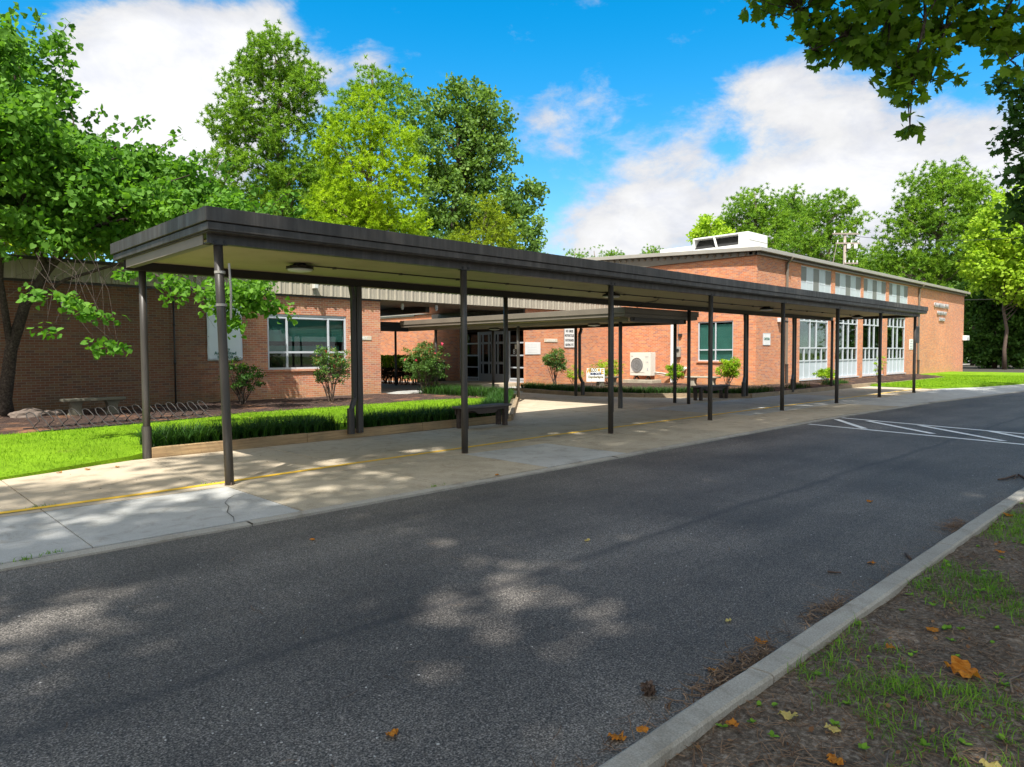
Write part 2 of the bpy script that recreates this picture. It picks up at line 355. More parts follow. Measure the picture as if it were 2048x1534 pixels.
def tag(o, label=None, cat=None, group=None, kind=None):
    if label: o['label'] = label
    if cat: o['category'] = cat
    if group: o['group'] = group
    if kind: o['kind'] = kind
    return o
def thing(name, label, cat, loc, group=None):
    o = bpy.data.objects.new(name, None); o.empty_display_size = .2; col.objects.link(o); o.location = loc
    return tag(o, label, cat, group)
def copy_tree(o, parent=None):
    c = o.copy(); col.objects.link(c)
    if parent: c.parent = parent
    for ch in [x for x in bpy.data.objects if x.parent == o]: copy_tree(ch, c)
    return c
def wall(mb, axis, c, u0, u1, z0, z1, holes, into, depth=.12):
    """brick face in plane x=c (axis 'x') or y=c (axis 'y'); holes (u0,u1,z0,z1) with reveals going 'into' (+1/-1)"""
    us = sorted({u0, u1, *[h[0] for h in holes], *[h[1] for h in holes]}); zs = sorted({z0, z1, *[h[2] for h in holes], *[h[3] for h in holes]})
    P = (lambda u, z, d=0.: (c+d, u, z)) if axis == 'x' else (lambda u, z, d=0.: (u, c+d, z))
    for a, b in zip(us, us[1:]):
        for lo, hi in zip(zs, zs[1:]):
            um, zm = (a+b)/2, (lo+hi)/2
            if any(h[0] < um < h[1] and h[2] < zm < h[3] for h in holes): continue
            mb.add([P(a, lo), P(b, lo), P(b, hi), P(a, hi)], [(0, 1, 2, 3) if axis == 'y' else (3, 2, 1, 0)])
    for h in holes:
        d = into*depth
        for (ua, za, ub, zb) in ((h[0], h[2], h[1], h[2]), (h[1], h[2], h[1], h[3]), (h[1], h[3], h[0], h[3]), (h[0], h[3], h[0], h[2])):
            mb.add([P(ua, za), P(ub, zb), P(ub, zb, d), P(ua, za, d)], [(0, 1, 2, 3)])
def text(body, size, mat, parent, o, xdir, ydir, name='lettering', extr=.004, spacing=1., align='CENTER', scale_x=1., bold=0.):
    cu = bpy.data.curves.new('t', 'FONT'); cu.body = body; cu.size = size; cu.extrude = extr; cu.align_x = align; cu.align_y = 'CENTER'; cu.space_character = spacing; cu.offset = bold
    cu.resolution_u = 3
    ob = bpy.data.objects.new('t', cu); me = bpy.data.meshes.new_from_object(ob)
    X = Vector(xdir).normalized(); Y = Vector(ydir).normalized(); Z = X.cross(Y); off = root_loc(parent); O = Vector(o)
    for v in me.vertices: v.co = O+X*(v.co.x*scale_x)+Y*v.co.y+Z*v.co.z-off
    me.name = name; r = bpy.data.objects.new(name, me); col.objects.link(r); bpy.data.objects.remove(ob); bpy.data.curves.remove(cu)
    r.data.materials.clear(); return finish(r, name, parent, mat)

# ------------------------------------------------------------------ foliage helpers
def unit(v): return v/np.maximum(np.linalg.norm(v, axis=-1, keepdims=True), 1e-9)
TPL = {
 'diamond': (np.array([(0, 0, 0), (.36, .45, .07), (0, 1, 0), (-.36, .45, .07)]), [(0, 1, 2), (0, 2, 3)]),
 'oval': (np.array([(0, 0, 0), (.3, .25, .06), (.33, .6, .08), (0, 1, 0), (-.33, .6, .08), (-.3, .25, .06)]), [(0, 1, 2), (0, 2, 3), (0, 3, 4), (0, 4, 5)]),
 'heart': (np.array([(0, .06, 0), (.3, -.06, .05), (.5, .25, .09), (.36, .65, .07), (0, 1.05, -.04), (-.36, .65, .07), (-.5, .25, .09), (-.3, -.06, .05)]), [(0, 1, 2), (0, 2, 3), (0, 3, 4), (0, 4, 5), (0, 5, 6), (0, 6, 7)]),
 'lobed': (np.array([(0, 0, 0), (.25, .02, .03), (.55, .1, .06), (.42, .36, .05), (.62, .62, .05), (.25, .66, .03), (.16, 1.0, 0), (0, .82, 0), (-.16, 1.0, 0), (-.25, .66, .03), (-.62, .62, .05), (-.42, .36, .05), (-.55, .1, .06), (-.25, .02, .03)]),
   [(0, i, i+1) for i in range(1, 13)]),
}
def leaves(P, size, tpl='diamond', up=.5, droop=0., out=None, szvar=.3, rng=NR):
    """returns verts, tri faces, tint for leaves at P (n,3)"""
    n = len(P); T, F = TPL[tpl]; k = len(T)
    N = unit(rng.normal(size=(n, 3))+np.array([0, 0, up]))
    if out is not None: N = unit(N+out*.6)
    Y = rng.normal(size=(n, 3))+np.array([0, 0, -droop]); Y = unit(Y-N*(Y*N).sum(1, keepdims=True)); X = np.cross(Y, N)
    s = size*(1+szvar*rng.uniform(-1, 1, n))[:, None, None]
    V = P[:, None, :]+(X[:, None, :]*T[None, :, 0, None]+Y[:, None, :]*T[None, :, 1, None]+N[:, None, :]*T[None, :, 2, None])*s
    F = np.array(F)[None]+np.arange(n)[:, None, None]*k
    t = np.repeat(rng.uniform(0, 1, n), k)
    return V.reshape(-1, 3), F.reshape(-1, 3), t
def spikes(P, Dv, L, W, rng=NR, tint=None):
    n = len(P); S = unit(np.cross(Dv, rng.normal(size=(n, 3))))
    L = np.broadcast_to(L, (n,))[:, None]; W = np.broadcast_to(W, (n,))[:, None]
    V = np.stack([P-S*W/2, P+S*W/2, P+Dv*L*.6+S*W*.35, P+Dv*L], 1)
    F = np.array([(0, 1, 2), (0, 2, 3)])[None]+np.arange(n)[:, None, None]*4
    t = rng.uniform(0, 1, n) if tint is None else tint
    return V.reshape(-1, 3), F.reshape(-1, 3), np.repeat(t, 4)
def blades(P, Hh, lean, W, seg=3, rng=NR, z_up=1.):
    """arching grass blades, strips of quads split in triangles"""
    n = len(P); a = rng.uniform(0, 2*math.pi, n); d = np.stack([np.cos(a), np.sin(a), np.zeros(n)], 1); s = np.stack([-np.sin(a), np.cos(a), np.zeros(n)], 1)
    Hh = np.broadcast_to(Hh, (n,)); lean = np.broadcast_to(lean, (n,)); V = []
    for i in range(seg+1):
        u = i/seg; r = d*(lean*Hh*u*u)[:, None]; z = np.zeros((n, 3)); z[:, 2] = Hh*(u-.45*lean*u*u*u)
        w = W*(1-u**2*.92)/2; c = P+r+z; V += [c-s*w, c+s*w]
    V = np.stack(V, 1); k = 2*(seg+1); F = []
    for i in range(seg): q = 2*i; F += [(q, q+1, q+3), (q, q+3, q+2)]
    F = np.array(F)[None]+np.arange(n)[:, None, None]*k
    return V.reshape(-1, 3), F.reshape(-1, 3), np.repeat(rng.uniform(0, 1, n), k)
def merge(parts):
    V, F, T, o = [], [], [], 0
    for v, f, t in parts: V.append(v); F.append(f+o); T.append(t); o += len(v)
    return np.concatenate(V), np.concatenate(F), np.concatenate(T)
def in_frame(P, mrg=70):
    x, y, z = project(P); return (z > 0) & (x > -mrg) & (x < 2048+mrg) & (y > -mrg) & (y < 1534+mrg)
def clumps(blobs, n, rng, shell=.45):
    B = np.array(blobs, float); w = (B[:, 3]*B[:, 4]*B[:, 5])**.75; w /= w.sum(); k = rng.choice(len(B), n, p=w)
    d = unit(rng.normal(size=(n, 3))); r = (shell+(1-shell)*rng.uniform(0, 1, n)**.6)[:, None]
    return B[k, :3]+d*r*B[k, 3:6], d
def foliage(c, dirs, per, R, size, kind, rng, up=.5, droop=0., flat=.7):
    n = len(c)
    if kind == 'needle':
        # each clump: several tufts, each a burst of needles
        tn = per[0]+1; T = np.repeat(c, tn, 0)+np.clip(rng.normal(size=(n*tn, 3)), -1.5, 1.5)*R*np.array([1, 1, flat])
        m_ = int(per[1]*1.35); P = np.repeat(T, m_, 0); Dv = unit(rng.normal(size=(len(P), 3))+np.array([0, 0, .55])); tt = np.repeat(rng.uniform(0, 1, len(T)), m_)
        tt = np.clip(tt*.7+rng.uniform(0, .3, len(P)), 0, 1)
        return spikes(P, Dv, size*.66*rng.uniform(.7, 1.15, len(P)), size*.15, rng, tt)
    P = np.repeat(c, per, 0); o = rng.normal(size=(len(P), 3)); o = unit(o)*(rng.uniform(0, 1, len(P))**.45)[:, None]
    v, f, t = leaves(P+o*R*np.array([1, 1, flat]), size, kind, up, droop, out=o*.5, rng=rng)
    ct = np.repeat(rng.uniform(0, 1, n), per); k = len(TPL[kind][0]); t = np.clip(t*.55+np.repeat(ct, k)*.45, 0, 1)
    return v, f, t
def px_blobs(lst, dist):
    out = []
    for b in lst:
        px, py, rp = b[:3]; d = dist+(b[3] if len(b) > 3 else 0); P = at(px, py, d); z = (P-C0)@CF; R = rp*z/FPX
        out.append((P[0], P[1], P[2], R, R, R*.9))
    return out
def limbs(mb, base, top, r0, targets, rng, n_main=None, seg=6, wob=.06, ends=None, k=.45):
    """trunk from base to top then a limb to each target"""
    base, top = np.array(base, float), np.array(top, float); H = np.linalg.norm(top-base); pts = []; N = 8
    for i in range(N+1):
        u = i/N; pts.append(base*(1-u)+top*u+rng.normal(size=3)*H*.012*(0 < i < N))
    mb.tube([tuple(p) for p in pts], [r0*(1.25 if i == 0 else 1)*(1-.8*i/N) for i in range(N+1)], max(seg, 8))
    for tgt in targets:
        tgt = np.array(tgt); hd = np.hypot(*(tgt-top)[:2]); z0 = np.clip(tgt[2]-k*hd-H*.05, base[2]+H*.22, top[2]-.05*H); u = (z0-base[2])/(top[2]-base[2]); st = base*(1-u)+top*u
        L = np.linalg.norm(tgt-st); mid1 = st*.66+tgt*.34+rng.normal(size=3)*L*wob+np.array([0, 0, L*.03]); mid2 = st*.3+tgt*.7+rng.normal(size=3)*L*wob
        rb = min(r0*(1-.75*u)*.5, .018*L+.02); mb.tube([tuple(st), tuple(mid1), tuple(mid2), tuple(tgt)], [rb, rb*.7, rb*.4, rb*.12], seg, False)
def tree(name, label, cat, base, top, blobs, n, per, R, size, kind, mat, bark='bark', r0=.25, seed=1, group=None, up=.5, droop=0., shell=.45, nl=26, cull=False, flat=.7, crown='crown'):
    rng = np.random.default_rng(seed); t = thing(name, label, cat, base, group)
    c, d = clumps(blobs, n, rng, shell)
    if cull:
        keep = ~in_frame(c, cull); c, d = c[keep], d[keep]
    mb = MB(); sel = c[rng.choice(len(c), min(nl, len(c)), replace=False)]; limbs(mb, base, top, r0, sel, rng)
    mb.build('trunk', MT[bark], t, smooth=True)
    v, f, tt = foliage(c, d, per, R, size, kind, rng, up, droop, flat)
    npmesh(crown, v, f, MT[mat], t, tt)
    return t

# ================================================================== SETTING
def edge(x): return float(np.interp(x, [-60, 4, 9.3, 17.2, 24, 33, 45, 130], [6.26, 6.28, 6.40, 6.55, 6.35, 5.6, 4.4, 2.0]))
def S(o): o['kind'] = 'structure'; return o
g = MB(); g.add([(-500, -500, -.12), (900, -500, -.12), (900, 900, -.12), (-500, 900, -.12)], [(0, 1, 2, 3)]); S(g.build('ground', MT['field']))
xs = list(np.arange(-40, 131, 1.5)); g = MB()
for a, b in zip(xs, xs[1:]): g.add([(a, 1.45, -.03), (b, 1.45, -.03), (b, edge(b), -.03), (a, edge(a), -.03)], [(0, 1, 2, 3)])
S(g.build('road', MT['asphalt']))
# flush kerb strip on the far side, cast in lengths
g = MB(); x = -14.2
while x < 60:
    L = rnd.uniform(2.6, 3.4); x2 = x+L-.012; dz = rnd.uniform(-.006, .004)
    g.add([(x, edge(x)-.02, -.1), (x2, edge(x2)-.02, -.1), (x2, edge(x2)-.02, -.008+dz), (x, edge(x)-.02, -.008+dz), (x2, edge(x2)+.11, -.004+dz), (x, edge(x)+.11, -.004+dz)], [(0, 1, 2, 3), (3, 2, 4, 5)]); x += L
S(g.build('flush_kerb', MT['kerb']))
# raised kerb on the near side
g = MB(); x = -9.0
for L in (2.95, 3.05, 3.0, 3.02, 3.0, 2.9, 3.05, 3.0, 3., 3., 3., 3., 3., 3.):
    j = rnd.uniform(-.008, .008)
    sg = MB(); n = 10; vs = []
    for i in range(n+1):
        xx = x+(L-.014)*i/n; w = rnd.uniform(-.004, .004)
        vs += [(xx, 1.415+j+w, -.1), (xx, 1.418+j+w, .080), (xx, 1.432+j+w*.6, .09), (xx, 1.525+j+w*.6, .09), (xx, 1.545+j+w, .075), (xx, 1.555+j+w, -.1)]
    fs = [(6*i+k, 6*(i+1)+k, 6*(i+1)+k+1, 6*i+k+1)[::-1] for i in range(n) for k in range(5)]+[(0, 1, 2, 3, 4, 5)[::-1], tuple(6*n+k for k in range(6))]
    g.add(vs, fs); x += L
S(g.build('kerb', MT['kerb']))
# joint bed and slabs of the pavement
g = MB()
for a, b in zip(xs, xs[1:]): g.add([(a, edge(a)-.01, -.014), (b, edge(b)-.01, -.014), (b, 21.4, -.014), (a, 21.4, -.014)], [(0, 1, 2, 3)])
S(g.build('pavement_bed', MT['joint']))
g = MB(); gap = .012
def slab(x0, x1, ya, yb, m, z=0.):
    x0 += gap/2; x1 -= gap/2; g.cur = m; dz = rnd.uniform(-.003, .003)+z
    f = (lambda x: edge(x)+.12) if ya is None else (lambda x: ya+gap/2)
    A = [(x0, f(x0)), (x1, f(x1)), (x1, yb-gap/2), (x0, yb-gap/2)]
    g.prism(A, -.1, dz)
k = -9
while 1.47+1.83*k < 46:
    x0 = 1.47+1.83*k; x1 = x0+1.83
    mo = 1 if (x1 < 3.4 or 6.9 < x0+.1 < 8.7 or x0 > 20) else 2
    if k in (6, 7, 8): mo = 0
    slab(x0, x1, None, 8.22, mo)
    slab(x0, x1, 8.22, 11.3, 0 if (x0 < 12 or 24 < x0 < 32) else (1 if (k*7) % 5 in (1, 3) or x0 > 18 else 0))
    if x0 > 9:
        for ya, yb in ((11.3, 13.9), (13.9, 17.2), (17.2, 20.6)): slab(x0, x1, ya, yb, 0)
    k += 1
S(g.build('pavement', [MT['con_tan'], MT['con_gray'], MT['con_agg']]))
# hairline crack wandering over the grey slab
cr = [(2.63, 6.42), (2.70, 6.6), (2.74, 6.85), (2.86, 7.1), (2.90, 7.3), (3.02, 7.5), (3.13, 7.62), (3.28, 7.68)]
g = MB()
for (x0, y0), (x1, y1) in zip(cr, cr[1:]):
    w = rnd.uniform(.002, .005); g.add([(x0-w, y0, .0055), (x0+w, y0-.003, .0055), (x1+w*.7, y1-.003, .0055), (x1-w*.7, y1, .0055)], [(0, 1, 2, 3)])
S(g.build('slab_crack', MT['joint']))
# painted markings
yl = [(-14, 8.3), (1.14, 8.42), (2.52, 8.45), (3.32, 8.5), (5.21, 8.65), (7.39, 8.78), (9.67, 8.91), (11.79, 8.93), (15.41, 8.95), (20.66, 8.97), (27.4, 9.0), (33.6, 9.05)]
g = MB()
for (x0, y0), (x1, y1) in zip(yl, yl[1:]):
    n = max(1, int((x1-x0)/1.2))
    for i in range(n):
        a, b = x0+(x1-x0)*i/n, x0+(x1-x0)*(i+1)/n; ya, yb = y0+(y1-y0)*i/n, y0+(y1-y0)*(i+1)/n
        g.add([(a, ya-.055, .005), (b, yb-.055, .005), (b, yb+.055, .005), (a, ya+.055, .005)], [(0, 1, 2, 3)])
S(g.build('yellow_line', MT['yellow']))
g = MB()
def strip(a, b, w=.12):
    a, b = Vector((*a, 0)), Vector((*b, 0)); d = (b-a).normalized(); s = Vector((-d.y, d.x, 0))*w/2
    g.add([tuple(p+Vector((0, 0, -.025))) for p in (a-s, b-s, b+s, a+s)], [(0, 1, 2, 3)])
def strip2(a, b, w=.13, z=.0):
    a, b = Vector((*a, 0)), Vector((*b, 0)); d = (b-a).normalized(); s = Vector((-d.y, d.x, 0))*w/2
    g.add([tuple(p+Vector((0, 0, -.021+z))) for p in (a-s, b-s, b+s, a+s)], [(0, 1, 2, 3)])
strip((15.27, 6.42), (14.2, 1.7)); strip((17.25, 6.46), (15.9, 1.7))
for a, b in (((16.75, 6.4), (15.1, 5.2)), ((16.85, 5.75), (15.05, 3.95)), ((16.55, 4.6), (14.65, 2.75)), ((16.3, 3.3), (14.4, 1.75))): strip2(a, b)
S(g.build('crosswalk_marking', MT['line']))
# verge at the near side, gently uneven
def sheet(poly_fn, x0, x1, y0, y1, nx, ny, zf, name, mat, kind='structure'):
    X = np.linspace(x0, x1, nx); Y = np.linspace(y0, y1, ny); V = [(a, b, zf(a, b)) for b in Y for a in X]
    F = [(j*nx+i, j*nx+i+1, (j+1)*nx+i+1, (j+1)*nx+i) for j in range(ny-1) for i in range(nx-1) if poly_fn((X[i]+X[i+1])/2, (Y[j]+Y[j+1])/2)]
    o = npmesh(name, np.array(V), np.array(F), mat, smooth=True); o['kind'] = kind; return o
from mathutils import noise as mnoise
def nz(x, y, s, a): return mnoise.noise(Vector((x*s, y*s, 3.3)))*a
def verge_z(x, y): return .062+nz(x, y, 1.3, .035)+nz(x, y, 6, .012)-max(0, (y-1.2))*.05
sheet(lambda x, y: True, -2, 14, -2.2, 1.42, 260, 70, verge_z, 'verge', MT['soil'])
g = MB(); g.add([(-60, -60, -.05), (130, -60, -.05), (130, 1.42, -.05), (-60, 1.42, -.05)], [(0, 1, 2, 3)]); S(g.build('verge_ground', MT['soil']))
# beds and lawns
def inpoly(x, y, P):
    c = False; j = len(P)-1
    for i in range(len(P)):
        xi, yi = P[i]; xj, yj = P[j]
        if (yi > y) != (yj > y) and x < (xj-xi)*(y-yi)/(yj-yi)+xi: c = not c
        j = i
    return c
LAWN = [(-9, 10.2), (.5, 10.5), (1.46, 10.68), (2.1, 10.9), (2.7, 11.15), (3.1, 11.28), (3.4, 11.42), (11.05, 11.62), (16.4, 17.0), (15.4, 16.6), (13.2, 17.3), (10.2, 17.0), (7.2, 16.8), (4.6, 15.7), (2.2, 15.5), (-9, 15.6)]
BED = [(-9, 15.6), (2.2, 15.5), (4.6, 15.7), (7.2, 16.8), (10.2, 17.0), (13.2, 17.3), (15.4, 16.6), (16.4, 17.0), (16.85, 17.2), (16.5, 20.5), (14.4, 20.8), (14.4, 21.5), (-9, 21.5)]
def lawn_z(x, y): return float(np.interp(y+max(0, 3-x)*.0, [10.2, 11.5, 14], [.012, .075 if x < 3.3 else .10, .125]))+nz(x, y, 2., .012)
def bed_z(x, y): return .125+nz(x, y, 1.5, .03)+nz(x, y, 8, .012)
def polysheet(P, zf, name, mat, step=.25, kind='structure', rim=True):
    import bmesh
    bm = bmesh.new(); vs = [bm.verts.new((x, y, 0)) for x, y in P]; bm.faces.new(vs); 
    x0, x1 = min(p[0] for p in P), max(p[0] for p in P); y0, y1 = min(p[1] for p in P), max(p[1] for p in P)
    for k_ in range(1, int((x1-x0)/step)): bmesh.ops.bisect_plane(bm, geom=bm.verts[:]+bm.edges[:]+bm.faces[:], plane_co=(x0+k_*step, 0, 0), plane_no=(1, 0, 0))
    for k_ in range(1, int((y1-y0)/step)): bmesh.ops.bisect_plane(bm, geom=bm.verts[:]+bm.edges[:]+bm.faces[:], plane_co=(0, y0+k_*step, 0), plane_no=(0, 1, 0))
    for v in bm.verts: v.co.z = zf(v.co.x, v.co.y)
    bm.normal_update()
    for f in bm.faces:
        if f.normal.z < 0: f.normal_flip()
    be = [e for e in bm.edges if e.is_boundary]; r = bmesh.ops.extrude_edge_only(bm, edges=be)
    for v in [q for q in r['geom'] if isinstance(q, bmesh.types.BMVert)]: v.co.z = -.1
    me = bpy.data.meshes.new(name); bm.to_mesh(me); bm.free(); o = bpy.data.objects.new(name, me); col.objects.link(o); me.materials.append(mat); o['kind'] = kind; return o
polysheet(LAWN, lawn_z, 'lawn', MT['turf'], .5)
polysheet(BED, bed_z, 'mulch_bed', MT['mulch'], .4)
BEDR = [(19.9, 20.4), (19.45, 16.5), (20.32, 14.25), (22.42, 11.48), (34.1, 11.42), (45, 11.4), (47, 12.4), (50, 14.3), (28.25, 14.3), (28.2, 21.6), (21.75, 21.6), (21.6, 21.0)]
polysheet(BEDR, bed_z, 'mulch_bed', MT['mulch'], .4)
LAWNR = [(33.3, 11.35), (32.9, 10.2), (32.4, 8.6), (35.5, 7.5), (39.6, 6.8), (57, 5.5), (58.5, 14.3), (50, 14.3), (47, 12.4), (45, 11.4)]
polysheet(LAWNR, lambda x, y: .05+.03*min(1, max(0, (x-33)))+nz(x, y, 1., .01), 'lawn', MT['turf'], 1.)
LAWNR2 = [(61.2, 14.3), (58.5, 14.3), (58.4, 13.9), (62, 13.9), (62, 30), (61.2, 30)]
g = MB(); g.prism([(14.4, 20.75), (21.7, 20.6), (21.7, 34), (14.4, 34)], -.1, .10); g.cur = 1; g.prism([(19.5, 21.9), (21.7, 21.9), (21.7, 26.1), (19.5, 26.1)], .1, .25)
g.cur = 0; g.prism([(17.2, 19.6), (19.7, 19.6), (19.7, 20.62), (17.2, 20.62)], -.1, .05)
S(g.build('courtyard_paving', [MT['con_gray'], MT['con_tan']]))
g = MB(); g.add([(57.5, -6, -.02), (140, -6, -.02), (140, 60, -.02), (59, 60, -.02)], [(0, 1, 2, 3)]); S(g.build('far_pavement', MT['far_pave']))

# timber edging: each run of boards is a thing, each board a part
def timber_run(label, pts, mat, h=.15, w=.09, group='timber edging boards', zb=0.):
    t = thing('timber_edging', label, 'edging', (*pts[0], 0), group)
    for (x0, y0), (x1, y1) in zip(pts, pts[1:]):
        L = math.hypot(x1-x0, y1-y0); n = max(1, round(L/2.6)); dx, dy = (x1-x0)/L, (y1-y0)/L
        for i in range(n):
            a, b = L*i/n, L*(i+1)/n-.006; mb = MB(); hh = h+rnd.uniform(-.008, .008)
            mb.bar((x0+dx*a, y0+dy*a, zb+hh/2-.02), (x0+dx*b, y0+dy*b, zb+hh/2-.02), w, hh+.04); mb.build('board', mat, t, .006)
    return t
timber_run('long low timber board edging the lawn behind the first walkway posts', [(3.42, 11.36), (11.16, 11.56)], MT['timber'])
timber_run('short timber edging slanting back beside the sunlit path to the doors', [(11.24, 11.60), (16.95, 17.15), (16.6, 20.4)], MT['timber_d'])
timber_run('timber edging around the planted bed in front of the brick walls', [(19.8, 20.4), (19.33, 16.45), (20.2, 14.17), (22.33, 11.36), (34.1, 11.3)], MT['timber_d'])
timber_run('pale far edging between mulch and the bright green lawn', [(34.2, 11.33), (45, 11.3), (46.6, 12.2)], MT['timber_d'], .10)

# ================================================================== CLASSROOM WING
wing = thing('classroom_wing', 'low brown and red brick school wing with ribbed tan metal fascia', 'building', (0, 21.5, 0))
YA = 21.47
mb = MB(); wall(mb, 'y', YA, -14, 14.25, 0, 4.0, [(10.0, 12.86, 1.06, 2.86)], 1)
wall(mb, 'x', 14.25, YA, 34, 0, 4.0, [], 1); wall(mb, 'x', -14, YA, 34, 0, 4.0, [], 1); wall(mb, 'y', 34, -14, 14.25, 0, 4.0, [], 1)
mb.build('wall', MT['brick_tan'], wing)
# entrance block
mb = MB(); wall(mb, 'y', YA, 21.7, 28.3, 0, 4.0, [], 1)
wall(mb, 'x', 21.7, YA, 36, 0, 3.55, [(21.6, 26.0, .25, 3.0)], 1)
mb.build('entrance_wall', MT['brick'], wing)
mb = MB(); mb.box(-14.2, 14.35, YA-.02, 34, 3.98, 4.06); mb.box(14.35, 28.2, YA-.02, 24.2, 3.98, 4.06); mb.box(21.6, 28.2, 24.2, 36, 3.56, 3.72); mb.build('roof', MT['gray_roof'], wing)
mb = MB(); mb.box(14.26, 21.69, 23.15, 27.4, 3.5, 3.6); mb.box(14.3, 14.5, 23.2, 27.4, 3.25, 3.5); mb.box(17.6, 17.8, 23.2, 27.4, 3.25, 3.5); mb.build('entry_roof_deck', MT['bronze_dk'], wing)
mb = MB(); mb.box(14.26, 28.2, 21.49, 23.14, 3.47, 3.52); mb.build('soffit', MT['soffit'], wing)
# dark header above the doorway and the wall end of the sheltered entry
mb = MB(); mb.box(21.62, 21.69, 21.5, 28.0, 3.2, 3.5); mb.build('header', MT['bronze'], wing)
# ribbed fascia
mb = MB(); mb.box(-14.2, 28.25, 21.32, YA-.004, 3.5, 4.03); mb.build('fascia', MT['rib'], wing)
mb = MB(); x = -14.1
while x < 28.1:
    mb.prism([(x, 21.318), (x+.035, 21.285), (x+.085, 21.285), (x+.12, 21.318)], 3.505, 3.985)
    mb.prism([(x+.2, 21.318), (x+.21, 21.308), (x+.235, 21.308), (x+.245, 21.318)], 3.505, 3.985); x += .37
mb.build('fascia_rib', MT['rib'], wing)
mb = MB(); mb.box(-14.25, 28.25, 21.26, 21.5, 3.99, 4.08); mb.build('roof_cap', MT['bronze'], wing, .01)
mb = MB(); mb.box(-14.2, 14.24, 21.42, YA-.004, 3.44, 3.499); mb.build('trim', MT['bronze_dk'], wing)
# sunlit upper edge of the pink wall beyond the doors
mb = MB(); mb.box(21.64, 21.8, 29.5, 36, 3.48, 3.56); mb.build('coping', MT['gray_roof'], wing, .01)
def frame(mb, axis, c, u0, u1, z0, z1, us, zs, w=.05, d=.06, into=1):
    """frame bars as boxes; us / zs inner mullion centres as (u, zlo, zhi) / (z, ulo, uhi)"""
    def B(a, b, lo, hi, dd=0.):
        if axis == 'y': mb.box(a, b, c-dd, c+into*d, lo, hi)
        else: mb.box(c-dd, c+into*d, a, b, lo, hi)
    B(u0, u0+w, z0, z1); B(u1-w, u1, z0, z1); B(u0+w, u1-w, z0, z0+w); B(u0+w, u1-w, z1-w, z1)
    for u, lo, hi in us: B(u-w/2, u+w/2, lo, hi, -.003)
    for z, lo, hi in zs: B(lo, hi, z-w/2, z+w/2, -.006)
def plate(name, mat, parent, axis, c, u0, u1, z0, z1, th=.006):
    mb = MB()
    if axis == 'y': mb.box(u0, u1, c, c+th, z0, z1)
    else: mb.box(c, c+th, u0, u1, z0, z1)
    return mb.build(name, mat, parent)
# library window
mb = MB(); frame(mb, 'y', 21.5, 10.0, 12.86, 1.06, 2.86, [(10.68, 1.11, 2.72), (12.18, 1.11, 2.72)], [(1.62, 10.05, 12.81), (2.75, 10.05, 12.81)], .065, .07)
w = mb.build('window', MT['alu'], wing, .004)
plate('pane', MT['glass'], w, 'y', 21.535, 10.06, 12.8, 1.12, 2.8); 
plate('blind', MT['blind'], w, 'y', 21.63, 10.05, 12.82, 1.98, 2.45); plate('backing', MT['dark'], w, 'y', 22.2, 9.95, 12.9, 1.0, 2.9); plate('upper_blind', MT['blind'], w, 'y', 21.67, 10.05, 12.82, 2.45, 2.81)
mb = MB(); mb.box(9.95, 12.91, 21.41, 21.50, 1.0, 1.055); mb.build('sill', MT['brick'], w)
plate('lower_blind', MT['blind'], w, 'y', 21.9, 10.05, 12.82, 1.62, 1.84)
# entrance doors in wall x = 21.7 (recessed 12 cm)
xd = 21.76
mb = MB(); frame(mb, 'x', xd, 21.6, 26.0, .25, 3.0, [(22.58, .3, 2.95), (24.66, .3, 2.95)], [(2.62, 21.65, 22.55), (2.62, 24.69, 25.95), (2.02, 21.65, 22.55), (1.46, 21.65, 22.55), (.92, 21.65, 22.55), (2.02, 24.69, 25.95), (1.46, 24.69, 25.95), (.92, 24.69, 25.95), (2.58, 22.6, 24.64), (.42, 21.65, 22.55), (.42, 24.69, 25.95)], .06, .08)
w = mb.build('entrance_frame', MT['alu'], wing, .004); plate('pane', MT['glass_dk'], w, 'x', xd+.045, 21.65, 25.95, .3, 2.95); plate('backing', MT['dark'], w, 'x', xd+.6, 21.5, 26.1, .2, 3.05)
for ya_, yb_ in ((24.75, 25.9), (21.67, 22.53)): mb = MB(); mb.box(xd+.012, xd+.03, ya_, yb_, .3, .40); mb.build('kick_panel', MT['door'], w)
for u0, u1, hu in ((22.62, 23.60, 23.52), (23.64, 24.62, 23.72)):
    lit = []; us = [u0+.13, u0+.24, u0+.33, u1-.33, u1-.24, u1-.13]; zs = [.62, 1.06, 1.17, 1.98, 2.08, 2.42]
    mb = MB(); holes = [(us[i], us[i+1], zs[j], zs[j+1]) for i in (0, 2, 4) for j in (0, 2, 4)]
    wall(mb, 'x', xd-.005, u0, u1, .27, 2.55, holes, 1, .05); mb.box(xd+.046, xd+.05, u0, u1, .27, .6); dr = mb.build('door', MT['door'], wing)
    plate('glass', MT['glass_dk'], dr, 'x', xd+.02, u0+.1, u1-.1, .6, 2.45)
    mb = MB(); mb.tube([(xd-.01, hu, 1.20), (xd-.06, hu, 1.22), (xd-.06, hu, 1.48), (xd-.01, hu, 1.5)], .013, 8); mb.build('handle', MT['black'], dr, smooth=True)
text('8', .3, MT['white'], w, (xd+.03, 22.28, 1.62), (0, -1, 0), (0, 0, 1), 'lettering', .002)
plate('notice', MT['plaque'], w, 'x', xd+.036, 21.98, 22.25, 1.74, 1.94, .004)
for yy, zz in ((22.2, .0),):
    pass

